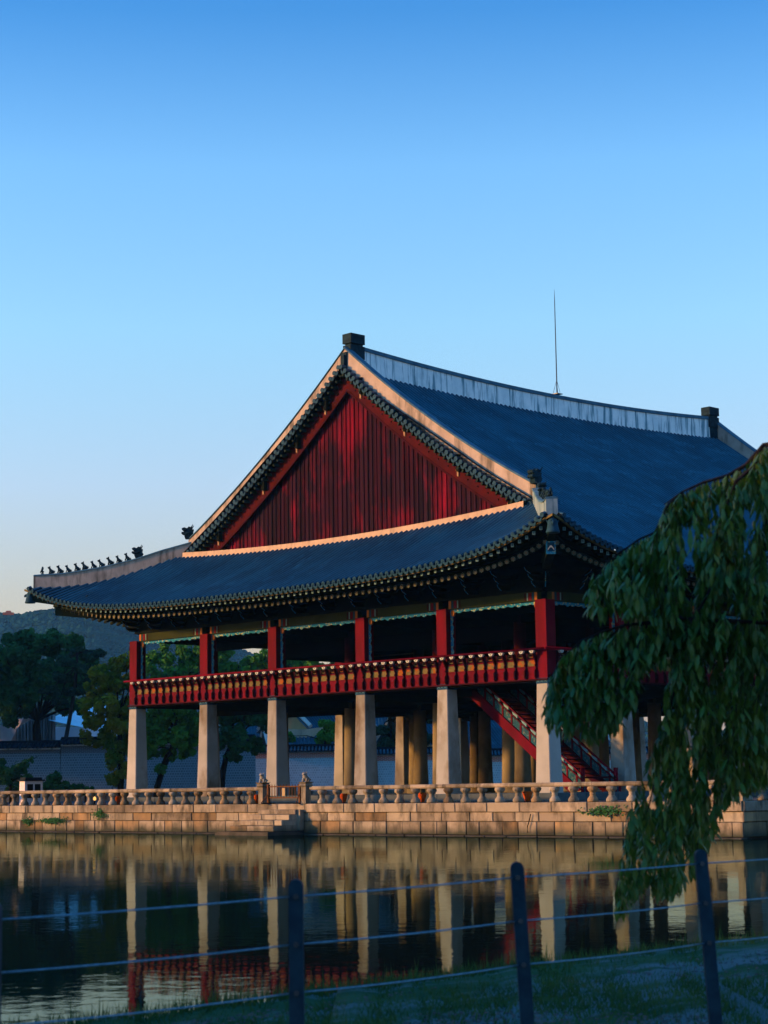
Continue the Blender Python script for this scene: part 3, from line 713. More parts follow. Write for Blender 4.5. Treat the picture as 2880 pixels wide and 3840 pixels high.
def half_pipe(pts, r_=.072, n=NP):
    """cover tile pipe sitting on the raised, shade-darkened edges of the channel tiles"""
    b_ = MB(); pts = [Vector(p) for p in pts]; rows_ = []
    for i, p in enumerate(pts):
        d = (pts[min(i + 1, len(pts) - 1)] - pts[max(i - 1, 0)]).normalized(); a = d.cross(Vector((0, 0, 1))).normalized(); u_ = a.cross(d)
        prof = [(-.150, -.075), (-.105, .012), (-.074, .020)] + [(r_ * math.cos(t), .03 + r_ * 1.1 * math.sin(t)) for t in [math.pi * (1 - k / n) for k in range(n + 1)]] + [(.074, .020), (.105, .012), (.150, -.075)]
        rows_.append([p + a * x + u_ * z for x, z in prof])
    b_.grid(rows_[::-1]); return b_
def row_mesh(mb):
    me = mb.mesh('tile_row', M['tile'], True); me.materials.append(M['tile_dark'])
    w_ = NP + 6
    me.polygons.foreach_set('material_index', [1 if (i % w_) in (0, 1, 2, w_ - 3, w_ - 2, w_ - 1) else 0 for i in range(len(me.polygons))])  # dark flanks paint the shade between tile rows into the colour
    return me
end_m = MB().tube([(0, 0.0, 0), (0, -.05, -.0)], [.105, .105], 12).mesh('round_end_tile', M['tile_end'])
drip_o = [(-.15, .06), (-.145, -.02), (-.11, -.09), (-.06, -.135), (0, -.15), (.06, -.135), (.11, -.09), (.145, -.02), (.15, .06), (.08, .0), (0, -.03), (-.08, .0)]
drip_m = MB().extrude(drip_o, (0, -.02, 0), (1, 0, 0), (0, 0, 1), (0, 1, 0), .04).mesh('drip_tile', M['tile_end'])
RS = .34
nf = int(2 * (HX - .25) / RS)
fl = MB(); far = MB()
for k in range(nf + 1):
    x = S / 2 + (k - nf / 2) * RS
    pts = row_pts('front', x)
    o = Vector(pts[0]); mb = half_pipe(pts); mb.v = [tuple(Vector(v) - o) for v in mb.v]
    ob('tile_row', row_mesh(mb), roof, at=o)
    tilt = Vector(pts[1]) - Vector(pts[0]); an = math.atan2(tilt.z, tilt.y)
    ob('round_end_tile', end_m, roof, at=(o.x, o.y + .01, o.z - .0), rot=(an * .4, R.uniform(-.15, .15), 0))
    if k < nf:
        q = Vector(row_pts('front', x + RS / 2)[0]); ob('drip_tile', drip_m, roof, at=(q.x, q.y - .03, q.z - .06), rot=(.25, R.uniform(-.05, .05), 0))
    mb = half_pipe([(p_[0], L - p_[1], p_[2]) for p_ in pts]); far.add(mb.v, mb.f)
ns = int(2 * (HY - .25) / RS)
for k in range(ns + 1):
    y = L / 2 + (k - ns / 2) * RS
    pts = row_pts('right', y)
    o = Vector(pts[0]); mb = half_pipe(pts)
    far.add([(S - v[0], v[1], v[2]) for v in mb.v], mb.f)
    mb.v = [tuple(Vector(v) - o) for v in mb.v]
    ob('tile_row', row_mesh(mb), roof, at=o)
    if k < 42:
        ob('round_end_tile', end_m, roof, at=(o.x - .01, o.y, o.z), rot=(.2, 0, math.pi / 2))
        q = Vector(row_pts('right', y + RS / 2)[0]); ob('drip_tile', drip_m, roof, at=(q.x + .03, q.y, q.z - .06), rot=(.25, 0, math.pi / 2))
tag(ob('far_tile_rows', row_mesh(far), roof), kind='stuff')
# remaining eave ends of the right side and the left side, joined
rest = MB()
def put(me, P, rz, b_):
    c, s_ = math.cos(rz), math.sin(rz)
    b_.add([(P[0] + v.co.x * c - v.co.y * s_, P[1] + v.co.x * s_ + v.co.y * c, P[2] + v.co.z) for v in me.vertices], [tuple(p_.vertices) for p_ in me.polygons])
for k in range(ns + 1):
    y = L / 2 + (k - ns / 2) * RS; p0 = row_pts('right', y)[0]; p1 = row_pts('right', y + RS / 2)[0]
    if k >= 42: put(end_m, p0, math.pi / 2, rest); put(drip_m, (p1[0] + .03, p1[1], p1[2] - .06), math.pi / 2, rest)
    put(end_m, (S - p0[0], p0[1], p0[2]), -math.pi / 2, rest); put(drip_m, (S - p1[0] - .03, p1[1], p1[2] - .06), -math.pi / 2, rest)
tag(build('far_eave_tiles', rest, M['tile_end'], roof), kind='stuff')

# ---- eaves: soffit, fascia, rafters
def eave_strip(kind, z0, z1, dy0, dy1, mt, nm):
    b_ = MB(); half = HX if kind in ('front', 'back') else HY; mid = S / 2 if kind in ('front', 'back') else L / 2
    rows_ = [[], [], [], [], []]
    for i in range(81):
        c = mid + (2 * i / 80 - 1) * (half + .2); s = half - abs(c - mid); e_ = ee(s); zz = 10.65 + .4 + lift(s)
        for r_, (o_, z) in zip(rows_, ((dy0, z0), (dy0, z1), (dy1, z1), (dy1, z0), (dy0, z0))):
            y_ = -EO + o_ - e_
            if kind == 'front': r_.append((c, y_, zz + z))
            elif kind == 'right': r_.append((S - y_, c, zz + z))
            elif kind == 'left': r_.append((y_, c, zz + z))
            else: r_.append((c, L - y_, zz + z))
    b_.grid(rows_); return build(nm, b_, M[mt], roof)
for kd in ('front', 'right', 'left', 'back'):
    eave_strip(kd, -.21, -.12, .10, .18, 'yellow', 'eave_fascia')
    eave_strip(kd, -.36, -.33, .95, 1.10, 'soffit', 'eave_fascia')
def soffit(kind):
    b_ = MB(); rows_ = []; half = HX if kind in ('front', 'back') else HY; mid = S / 2 if kind in ('front', 'back') else L / 2
    for t, dz in ((.15, -.17), (1.0, .02), (1.02, -.22), (4.2, 1.0)):
        row = []
        for i in range(61):
            hw_ = half - t + .2; c = mid + (2 * i / 60 - 1) * hw_; s = half - abs(c - mid)
            y_ = -EO + t - ee(s) * max(0, 1 - t / 4); z = 11.05 + dz + lift(s) * max(0, 1 - t / 5.3)
            row.append({'front': (c, y_, z), 'right': (S - y_, c, z), 'left': (y_, c, z), 'back': (c, L - y_, z)}[kind])
        rows_.append(row)
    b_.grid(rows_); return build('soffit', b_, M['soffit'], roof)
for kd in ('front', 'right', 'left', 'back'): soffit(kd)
fl_m = MB()
petal = []
for k in range(32):
    a = 2 * math.pi * k / 32; r_ = .098 + .017 * math.cos(a * 8); petal.append((r_ * math.cos(a), r_ * math.sin(a)))
flower_m = MB().extrude(petal, (0, 0, 0), (1, 0, 0), (0, 0, 1), (0, 1, 0), .02).mesh('flower_end', M['flower'])
heart_m = MB().extrude([(.024 * math.cos(k), .024 * math.sin(k)) for k in [math.pi / 4 * j for j in range(8)]], (0, -.006, 0), (1, 0, 0), (0, 0, 1), (0, 1, 0), .01).mesh('flower_heart', M['orange'])
fend_m = MB().box(-.062, .062, 0, .02, -.085, .06).mesh('flying_rafter_end', M['teal_pale'])
fdot_m = MB().box(-.03, .03, -.006, .002, -.04, -.015).box(-.03, .03, -.006, .002, .005, .03).mesh('end_mark', M['collar'])
def rafters(kind, cs, parts):
    half = HX if kind == 'front' else HY; mid = S / 2 if kind == 'front' else L / 2; wall0, wall1 = 0, 2 * mid
    allr = MB(); allf = MB()
    for c in cs:
        s = half - abs(c - mid)
        def fan(cc):
            if cc < 2: return 2 - (2 - cc) * .3
            if cc > 2 * mid - 2: return 2 * mid - 2 + (cc - 2 * mid + 2) * .3
            return cc
        ci = fan(c)
        def P(cc, y, z): return Vector((cc, y, z)) if kind == 'front' else Vector((S - y, cc, z))
        f = 1.0 if True else 0
        # round rafter: from inner point to y=-2.9
        ye = -2.95 - ee(s) * .8; k_ = (3.0) / (EO)
        ce = ci + (c - ci) * .86
        z_e = 10.60 + lift(s) * .80
        a_, b__ = P(ci, 0.1, z_e + 1.15 - lift(s) * .55), P(ce, ye, z_e)
        allr.tube([a_, b__], .085, 6)
        rz = math.atan2((b__ - a_).y, (b__ - a_).x) + math.pi / 2
        yf = -3.75 - ee(s); z_f = 10.80 + lift(s) * .97
        a2, b2 = P(ci + (c - ci) * .6, -2.2, z_f + .22 - lift(s) * .15), P(c, yf, z_f)
        allf.tube([a2, b2], .075, 4)
        if parts:
            fo = ob('flower_end', flower_m, roof, at=b__ + Vector((math.sin(rz), -math.cos(rz), 0)) * .012, rot=(0, 0, rz)); 
            ob('flower_heart', heart_m, roof, at=b__ + Vector((math.sin(rz), -math.cos(rz), 0)) * .012, rot=(0, 0, rz))
            fe = b2 + Vector((math.sin(rz), -math.cos(rz), 0)) * .02
            ob('flying_rafter_end', fend_m, roof, at=fe, rot=(0, 0, rz)); ob('end_mark', fdot_m, roof, at=fe, rot=(0, 0, rz))
    return allr, allf
RP = .41
nr = int(2 * (HX - .5) / RP)
for kind, cs, prt in (('front', [S / 2 + (k - nr / 2) * RP for k in range(nr + 1)], True), ('right', [-3.3 + k * RP for k in range(34)], True), ('right', [-3.3 + k * RP for k in range(34, 100)], False)):
    r1, r2 = rafters(kind, cs, prt)
    tag(build('round_rafters', r1, M['rafter'], roof, smooth=True), kind='stuff'); tag(build('flying_rafters', r2, M['rafter'], roof), kind='stuff')
lr = MB()
for k in range(100):   # unseen left side, only its near end shows
    c = -3.3 + k * RP; s = HY - abs(c - L / 2); lr.tube([(.1, c, 11.6 + lift(s) * .3), (-2.9, c, 10.6 + lift(s) * .8)], .085, 6); lr.tube([(-2.2, c, 11.0 + lift(s) * .8), (-3.75, c, 10.8 + lift(s))], .075, 4)
tag(build('left_rafters', lr, M['rafter'], roof), kind='stuff')

# corner rafters with painted ends and clay dragon caps
for sx, sy in ((-1, -1), (1, -1), (1, 1), (-1, 1)):
    cx = 0 if sx < 0 else S; cy = 0 if sy < 0 else L
    D = Vector((sx, sy, 0)).normalized(); Pn = Vector((-D.y, D.x, 0))
    def Q(d, z, w_): return Vector((cx, cy, 0)) + D * d + Pn * w_ + Vector((0, 0, z))
    def beam(d0, z0, d1, z1, hw_, hh, mt, nm, par=roof):
        b_ = MB().hexa([Q(d0, z0 - hh, -hw_), Q(d1, z1 - hh, -hw_), Q(d1, z1 - hh, hw_), Q(d0, z0 - hh, hw_)], [Q(d0, z0 + hh, -hw_), Q(d1, z1 + hh, -hw_), Q(d1, z1 + hh, hw_), Q(d0, z0 + hh, hw_)])
        return build(nm, b_, M[mt], par)
    beam(-.5, 11.1, 4.35, 11.55, .17, .24, 'rafter', 'corner_rafter')
    e_ = beam(4.352, 11.55, 4.39, 11.555, .20, .26, 'teal', 'painted_rafter_end')
    beam(4.392, 11.58, 4.41, 11.585, .14, .18, 'collar', 'painted_motif', roof)
    build('painted_motif', MB().extrude([(-.13, -.14), (-.04, -.02), (.04, -.02), (.13, -.14), (.13, -.08), (.03, .06), (-.03, .06), (-.13, -.08)], Q(4.415, 11.58, 0), Pn, (0, 0, 1), D, .01), M['white'], roof)
    beam(2.5, 11.75, 5.55, 12.22, .15, .17, 'rafter', 'corner_rafter')
    # clay cap
    q0 = Q(5.72, 0, 0)
    cb_ = MB().lathe([(11.98, .27), (12.02, .285), (12.10, .25), (12.28, .215), (12.44, .20), (12.54, .15), (12.60, .05)], 14, (q0.x, q0.y, 0))
    cb_.tube([Q(5.9, 12.42, 0), Q(6.0, 12.36, 0), Q(6.02, 12.30, 0)], [.06, .07, .03], 6)
    for sd_ in (-1, 1): cb_.tube([Q(5.7, 12.40, .17 * sd_), Q(5.66, 12.52, .26 * sd_)], [.06, .015], 5).tube([Q(5.92, 12.44, .08 * sd_), Q(5.96, 12.45, .09 * sd_)], [.03, .02], 5)
    build('clay_dragon_cap', cb_, M['tile_end'], roof, smooth=True)

# ---- ridges
def zr_rake(d): return 23.50 - .82 * d + .0118 * d * d
YG = 1.84
def zbot(d): return zr_rake(d) - .72
ridge = ob('main_ridge', MB().box(14.05, 14.45, 3.0, 31.4, 21.9, 22.0).mesh('main_ridge', M['plaster_stain']), roof)
def ridge_top(y): q = (y - 17.2) / 14.2; return 23.02 + .50 * q * q - .02
rows_a = []
NN = 40
b_ = MB(); cp = MB(); r0 = [[], [], [], []]; r1_ = [[], [], [], [], []]
for k in range(NN + 1):
    y = 2.9 + (31.5 - 2.9) * k / NN; zt = ridge_top(y)
    for r_, (dx, z) in zip(r0, ((.22, 21.75), (.20, zt), (-.20, zt), (-.22, 21.75))): r_.append((S / 2 + dx, y, z))
    for r_, (dx, z) in zip(r1_, ((.25, zt), (.22, zt + .20), (0, zt + .24), (-.22, zt + .20), (-.25, zt))): r_.append((S / 2 + dx, y, z))
b_.grid(r0[::-1]); cp.grid(r1_[::-1])
build('ridge_plaster', b_, M['plaster_stain'], ridge); build('ridge_cap', cp, M['ridge_cap'], ridge)
for yc, sg in ((2.55, 1), (31.85, -1)):
    o = MB()
    o.box(S / 2 - .24, S / 2 + .24, yc - .45, yc + .40, 22.2, 23.05)
    o.box(S / 2 - .27, S / 2 + .27, yc - .55, yc + .42, 23.052, 23.70)
    o.box(S / 2 - .21, S / 2 + .21, yc - .45, yc + .35, 23.702, 23.79)
    o.box(S / 2 - .31, S / 2 + .31, yc - .55, yc + .40, 23.792, 24.28)
    o.tube([(S / 2, yc + sg * .35, 22.9), (S / 2, yc + sg * .55, 23.3), (S / 2, yc + sg * .42, 23.6)], [.2, .14, .06], 6)
    o.box(S / 2 - .12, S / 2 + .12, yc - sg * .75 - .12, yc - sg * .75 + .12, 22.35, 23.15)
    build('ridge_end_ornament', o, M['ornament'], ridge)
# lightning rod
lr_ = ob('lightning_rod', MB().tube([(S / 2, 17.8, 23.2), (S / 2, 17.8, 26.5), (S / 2, 17.8, 28.5), (S / 2, 17.8, 29.2)], [.035, .028, .022, .006], 6).mesh('lightning_rod', M['metal']), roof)
lb = MB()
for k in range(3):
    a = k * 2.1; lb.tube([(S / 2, 17.8, 24.1), (S / 2 + .22 * math.cos(a), 17.8 + .22 * math.sin(a), 23.35)], .012, 4)
lb.box(S / 2 - .22, S / 2 + .22, 17.58, 18.02, 23.28, 23.32); build('rod_base', lb, M['metal'], lr_)

# rakes of the gable (front detailed, back mirrored)
for back in (False, True):
    fy = (lambda y: L - y) if back else (lambda y: y)
    for sg in (-1, 1):
        cols = [[], [], [], []]; cap = [[], [], [], [], []]
        for k in range(33):
            d = .0 + 12.25 * k / 32
            zt, zb_ = zr_rake(d), zbot(d) - .06
            if d > 11: zt -= .0
            for r_, (dy, z) in zip(cols, ((0, zb_ - .14), (0.02, zt), (.42, zt), (.44, zb_ - .2))): r_.append((S / 2 + sg * d, fy(YG + dy), z))
            for r_, (dy, z) in zip(cap, ((-.04, zt), (0, zt + .09), (.21, zt + .14), (.42, zt + .09), (.46, zt))): r_.append((S / 2 + sg * d, fy(YG + dy), z))
        flip = (sg < 0) != back
        b_ = MB().grid(cols if flip else cols[::-1]); build('rake_ridge', b_, M['plaster'], roof)
        b_ = MB().grid(cap if flip else cap[::-1]); build('rake_cap', b_, M['ridge_cap'], roof)
        # closing faces of the low end
        x = S / 2 + sg * 12.25; zt, zb_ = zr_rake(12.25), zbot(12.25)
        build('rake_end', MB().box(min(x, x + sg * .03), max(x, x + sg * .03), fy(YG) if not back else fy(YG + .42), fy(YG + .42) if not back else fy(YG), zb_ - .5, zt), M['plaster'], roof)
build('apex_block', MB().box(S / 2 - .2, S / 2 + .2, YG - .06, YG + .3, 22.42, 23.3), M['ornament'], roof)

# verge tiles, verge rafters
vt = MB().tube([(0, 0, 0), (0, .75, .02)], .105, 10).mesh('verge_tile', M['tile'])
ve = MB().tube([(0, -.03, 0), (0, 0.0, 0)], .115, 12).mesh('verge_end_tile', M['tile_end'])
vd = MB().extrude(drip_o, (0, -.05, 0), (1, 0, 0), (0, 0, 1), (0, 1, 0), .04).mesh('verge_drip_tile', M['tile_end'])
vr = MB().box(-.05, .05, 0, .62, -.07, .07).mesh('verge_rafter', M['rafter'])
for sg in (-1, 1):
    d = .1; i = 0
    while d < 12.2:
        z = zbot(d) - .18; slope = math.atan(-.82 + .0236 * d)
        x = S / 2 + sg * d
        ob('verge_tile', vt, roof, at=(x, 1.50, z)); ob('verge_end_tile', ve, roof, at=(x, 1.50, z))
        d2 = d + .147; z2 = zbot(d2) - .29
        ob('verge_drip_tile', vd, roof, at=(S / 2 + sg * d2, 1.52, z2), rot=(.1, -sg * slope * .5, 0))
        if i % 1 == 0: ob('verge_rafter', vr, roof, at=(x, 1.60, z - .40), rot=(0, -sg * slope, 0))
        d += .295; i += 1
    # sloping boards behind
    def strip(y0, y1, o0, o1, mt, nm, dmax=11.9, par=roof):
        b_ = MB(); rr = [[], [], [], [], []]
        for k in range(25):
            dd = dmax * k / 24
            for r_, (yy, oo) in zip(rr, ((y0, o0), (y0, o1), (y1, o1), (y1, o0), (y0, o0))): r_.append((S / 2 + sg * dd, yy, zbot(dd) + oo))
        b_.grid(rr if sg < 0 else rr[::-1]); return build(nm, b_, M[mt], par)
    strip(1.57, 2.3, -.38, -.28, 'soffit', 'verge_board')
    bb = strip(1.98, 2.06, -1.42, -.383, 'barge', 'barge_board', 11.3)
    strip(1.96, 1.975, -1.42, -1.30, 'red_dark', 'barge_edge', 11.2)
    studm = MB().lathe([(0, .05), (.05, .012)], 6).mesh('barge_stud', M['stud'])
    dd = .6
    while dd < 10.8:
        zc = zbot(dd) - .85
        for ox, oz in ((-.12, .12), (.12, .12), (0, -.12)):
            ob('barge_stud', studm, roof, at=(S / 2 + sg * (dd + ox), 1.98, zc + oz), rot=(math.pi / 2, 0, 0))
        dd += .62
# gable boards
gab = ob('gable_wall', MB().box(S / 2 - 11.4, S / 2 + 11.4, 2.36, 2.42, 13.9, 14.3).mesh('gable_wall', M['red_dark']), roof)
b_ = MB(); ol = [(-11.2, 13.9)] + [(d, zbot(abs(d)) - 1.0) for d in (-11, -8, -5, -2, 0, 2, 5, 8, 11)] + [(11.2, 13.9)]
build('gable_backing', MB().extrude(ol, (S / 2, 2.34, 0), (1, 0, 0), (0, 0, 1), (0, 1, 0), .06), M['red_dark'], gab)
x = -11.0
while x < 11.0:
    w_ = .31 * R.uniform(.93, 1.07); x1 = min(x + w_, 11.0)
    za, zb_ = zbot(abs(x)) - 1.2, zbot(abs(x1)) - 1.2
    yo = 2.27 + R.uniform(-.008, .008); c = S / 2
    if min(za, zb_) > 13.95:
        b_ = MB().hexa([(0, yo, 13.92), (x1 - x - .05, yo, 13.92), (x1 - x - .05, 2.335, 13.92), (0, 2.335, 13.92)], [(0, yo, za), (x1 - x - .05, yo, zb_), (x1 - x - .05, 2.335, zb_), (0, 2.335, za)])
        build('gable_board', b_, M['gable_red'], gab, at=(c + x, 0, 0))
        b_ = MB().box(x1 - x - .065, x1 - x + .012, 2.225, 2.34, 13.92, min(za, zb_))
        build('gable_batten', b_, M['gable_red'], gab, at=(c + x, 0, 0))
    x = x1
# back gable wall, plain
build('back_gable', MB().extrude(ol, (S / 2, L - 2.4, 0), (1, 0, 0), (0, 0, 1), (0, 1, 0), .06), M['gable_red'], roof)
# gable pendants
pend = [(0, .45), (.05, .42), (.05, .12), (.12, .05), (.06, -.02), (.13, -.12), (.05, -.22), (.04, -.38), (-.03, -.42), (-.03, .45)]
pm_ = MB().extrude([(x * 1.0, z) for x, z in pend], (-.05, .0, 0), (0, -1, 0), (0, 0, 1), (1, 0, 0), .10).mesh('gable_pendant', M['iron'])
for xx in (-9.9, -6.3, -3.7, -1.55, 1.0, 4.0, 7.45, 10.6):
    ob('gable_pendant', pm_, roof, at=(S / 2 + xx, 1.97, zbot(abs(xx)) - .72))
    ob('pendant_beam', MB().box(-.1, .1, -.35, -.13, -.3, .5).mesh('pendant_beam', M['soffit']), roof, at=(S / 2 + xx + .17, 2.1, zbot(abs(xx)) - .62))
# plaster strip at the head of the front skirt roof
rr = [[], [], [], []]
for k in range(49):
    x = 2.2 + (26.3 - 2.2) * k / 48; zz = zfront(x, 1.25)
    for r_, (y_, z_) in zip(rr, ((1.24, -.1), (1.26, .33), (1.5, .36), (2.36, .30))): r_.append((x, y_, zz + z_))
build('skirt_head_plaster', MB().grid(rr[::-1]), M['plaster_warm'], roof)
rr = [[(p_[0], L - p_[1], p_[2]) for p_ in r_] for r_ in rr]; build('skirt_head_plaster', MB().grid(rr), M['plaster_warm'], roof)

# hip ridges
HT = [(-3.86, 13.39), (-2.77, 13.47), (-1.32, 13.78), (-.11, 14.17), (.9, 14.62), (2.2, 15.10)]
def hz(c):
    for (a, za), (b2, zb2) in zip(HT, HT[1:]):
        if c <= b2: return za + (zb2 - za) * (c - a) / (b2 - a)
    return HT[-1][1]
for sx, sy in ((-1, -1), (1, -1), (1, 1), (-1, 1)):
    cx = 0 if sx < 0 else S; cy = 0 if sy < 0 else L
    D = Vector((-sx, -sy, 0)); Pn = Vector((sy, -sx, 0)).normalized() * .24
    rr = [[], [], [], []]; cc = [[], [], [], [], []]
    for k in range(21):
        c = -3.9 + 6.1 * k / 20; base = Vector((cx, cy, 0)) + D * c; zt = hz(c); zb_ = surf(c + EO, c + EO, HX) - .15
        for r_, (w_, z) in zip(rr, ((1, zb_), (.95, zt), (-.95, zt), (-1, zb_))): r_.append(base + Pn * w_ + Vector((0, 0, z)))
        for r_, (w_, z) in zip(cc, ((1.1, zt), (1, zt + .07), (0, zt + .11), (-1, zt + .07), (-1.1, zt))): r_.append(base + Pn * w_ + Vector((0, 0, z)))
    a = [rr[k][0] for k in range(4)]
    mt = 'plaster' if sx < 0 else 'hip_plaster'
    b_ = MB().grid(rr); b_.add(a, [(0, 1, 2, 3)])
    hp = build('hip_ridge', b_, M[mt], roof); b_ = MB().grid(cc); b_.add([cc[k][0] for k in range(5)], [(0, 1, 2, 3, 4)]); build('hip_cap', b_, M['ridge_cap'], roof)
# roof figures along the front hips, dragon heads
fig = [beast(.42 + .02 * k).mesh('roof_figure', M['ornament'], True) for k in range(3)]
fig0 = MB().tube([(0, 0, 0), (.0, 0, .14), (.02, 0, .26), (.0, 0, .34), (0, 0, .42)], [.11, .09, .07, .06, .03], 8)
fig0.tube([(.05, .06, .24), (.12, .06, .12), (.06, .06, .03)], .03, 5).tube([(.05, -.06, .24), (.12, -.06, .12), (.06, -.06, .03)], .03, 5)
fig0m = fig0.mesh('roof_figure', M['ornament'], True)
dh = [(-.05, 0), (.30, 0), (.36, .18), (.30, .26), (.44, .24), (.52, .30), (.50, .40), (.36, .40), (.48, .50), (.50, .60), (.36, .66), (.20, .60), (.10, .70), (-.02, .66), (-.04, .50), (-.16, .54), (-.12, .36), (-.20, .24), (-.12, .12)]
dhm = MB().extrude(dh, (0, .16, 0), (1, 0, 0), (0, 0, 1), (0, -1, 0), .32)
for sd in (-1, 1): dhm.tube([(.34, .17 * sd, .48), (.34, .22 * sd, .5)], [.07, .04], 6).tube([(.0, .17 * sd, .55), (-.14, .24 * sd, .8)], [.05, .015], 5).tube([(.4, .16 * sd, .3), (.2, .2 * sd, .3), (0, .18 * sd, .36)], [.04, .05, .03], 5)
dhm = dhm.mesh('dragon_head', M['ornament'])
cs = [-3.58, -3.26, -2.94, -2.63, -2.30, -2.0, -1.68, -1.37, -1.04, -.73, -.41]
for sx in (-1, 1):
    cx = 0 if sx < 0 else S; rz = math.atan2(-1, sx)
    for i, c in enumerate(cs if sx < 0 else cs[::2]):
        P_ = (cx - sx * c, c, hz(c) + .09); ob('roof_figure', fig0m if i == 0 else fig[i % 3], roof, at=P_, rot=(0, R.uniform(-.1, .1), rz + R.uniform(-.3, .3)))
    for c in (.08,):
        ob('dragon_head', dhm, roof, at=(cx - sx * c, c, hz(c) + .06), rot=(0, 0, rz), scale=(.85, .85, .85))
    ob('dragon_head', dhm, roof, at=(cx - sx * 2.0, 1.98, zr_rake(12.2) + .02), rot=(0, 0, rz if sx < 0 else -math.pi / 2), scale=(.95, .95, .95))

# ------------------------------------------------------------------ background
def rub(h_): return h_
lat = Vector((CR.x, CR.y, 0)).normalized(); fwd = Vector((CF.x, CF.y, 0)).normalized()
def W2(px, Z, z):   # point seen at column px, at depth Z, at height z
    p = V(px, 2960, Z); return Vector((p.x, p.y, z))
def brickmat(name, cb, cm, bw, bh, ms):
    m = bpy.data.materials.new(name); m.use_nodes = True; n, l = m.node_tree.nodes, m.node_tree.links; b = n['Principled BSDF']; b.inputs['Roughness'].default_value = .9
    g = n.new('ShaderNodeNewGeometry'); dt = n.new('ShaderNodeVectorMath'); dt.operation = 'DOT_PRODUCT'; dt.inputs[1].default_value = lat
    l.new(g.outputs['Position'], dt.inputs[0]); s = n.new('ShaderNodeSeparateXYZ'); l.new(g.outputs['Position'], s.inputs[0])
    c = n.new('ShaderNodeCombineXYZ'); l.new(dt.outputs['Value'], c.inputs[0]); l.new(s.outputs['Z'], c.inputs[1])
    t = n.new('ShaderNodeTexBrick'); l.new(c.outputs[0], t.inputs['Vector']); t.inputs['Scale'].default_value = 1; t.inputs['Brick Width'].default_value = bw; t.inputs['Row Height'].default_value = bh
    t.inputs['Mortar Size'].default_value = ms; t.inputs['Color1'].default_value = (*cb, 1); t.inputs['Color2'].default_value = (*[q * .75 for q in cb], 1); t.inputs['Mortar'].default_value = (*cm, 1)
    l.new(t.outputs['Color'], b.inputs['Base Color'])
    bu = n.new('ShaderNodeBump'); bu.invert = True; bu.inputs['Distance'].default_value = .02; l.new(t.outputs['Fac'], bu.inputs['Height']); l.new(bu.outputs[0], b.inputs['Normal'])
    return m
M['sago'] = brickmat('square_granite_blocks', (.11, .18, .20), (.20, .29, .31), .19, .19, .022)
M['sago_pale'] = brickmat('pale_granite_blocks', (.34, .47, .49), (.44, .57, .58), .19, .19, .022)
M['brick_dark'] = brickmat('dark_brick_band', (.05, .06, .07), (.22, .27, .28), .30, .085, .016)
M['brick_red'] = brickmat('red_brick_band', (.42, .10, .07), (.62, .52, .45), .30, .085, .016)
def wall_seg(px0, px1, Z, ztop, band, label, mtb):
    p0, p1 = W2(px0, Z, 1.2), W2(px1, Z, 1.2)
    t = thing('palace_wall', label, 'wall', (p0 + p1) / 2, 'sections of the palace wall behind the pavilion')
    def slab(z0, z1, hw_, mt, nm, e=0.0):
        a, b2 = p0 - lat * e, p1 + lat * e; q = [a - fwd * hw_, b2 - fwd * hw_, b2 + fwd * hw_, a + fwd * hw_]
        build(nm, MB().hexa([Vector((v.x, v.y, z0)) for v in q], [Vector((v.x, v.y, z1)) for v in q]), M[mt], t)
    slab(1.2, ztop - band - .10, .30, 'sago' if mtb == 'brick_dark' else 'sago_pale', 'block_face'); slab(ztop - band - .10, ztop - .12, .31, mtb, 'brick_band'); slab(ztop - .12, ztop, .34, 'plaster_stain' if mtb == 'brick_dark' else 'white', 'plaster_strip')
    slab(1.2, 1.9, .36, 'granite', 'foundation')
    # tiled coping
    a, b2 = p0, p1; ln = (b2 - a).length; n_ = int(ln / .28)
    for sg in (-1, 1):
        q = [a - fwd * .75 * -sg * -1 * 0 + fwd * (.7 * sg), b2 + fwd * (.7 * sg), b2, a]
        build('coping_slope', MB().add([Vector((q[0].x, q[0].y, ztop + .02)), Vector((q[1].x, q[1].y, ztop + .02)), Vector((q[2].x, q[2].y, ztop + .42)), Vector((q[3].x, q[3].y, ztop + .42))], [(0, 1, 2, 3)]), M['tile_dark'], t)
    cr_ = MB()
    for k in range(n_ + 1):
        q = a.lerp(b2, k / n_)
        cr_.tube([q - fwd * .74 + Vector((0, 0, ztop + .03 - q.z)), q + Vector((0, 0, ztop + .43 - q.z))], .075, 6)
    tag(build('coping_tiles', cr_, M['tile_dark'] if mtb == 'brick_dark' else M['tile'], t, smooth=True), kind='stuff')
    rr_ = MB(); up = Vector((0, 0, 1)); q = [a - fwd * .14, b2 - fwd * .14, b2 + fwd * .14, a + fwd * .14]
    rr_.hexa([Vector((v.x, v.y, ztop + .40)) for v in q], [Vector((v.x, v.y, ztop + .58)) for v in q]); build('coping_ridge', rr_, M['tile_dark'], t)
wall_seg(-500, 226, 150, 5.43, .30, 'palace wall section at far left with dark tiled coping above the white booth', 'brick_dark')
wall_seg(229, 958, 150, 5.66, .58, 'higher palace wall section with dark brick band behind the two leftmost stone columns', 'brick_dark')
wall_seg(935, 1400, 156, 5.0, .42, 'pale block wall with red brick band seen between the third and fourth stone columns', 'brick_red')
wall_seg(1402, 1700, 157, 4.70, .42, 'pale block wall with red brick band seen between the fourth and fifth stone columns', 'brick_red')
wall_seg(1702, 3400, 158, 4.50, .42, 'pale block wall with red brick band seen behind the red staircase', 'brick_red')

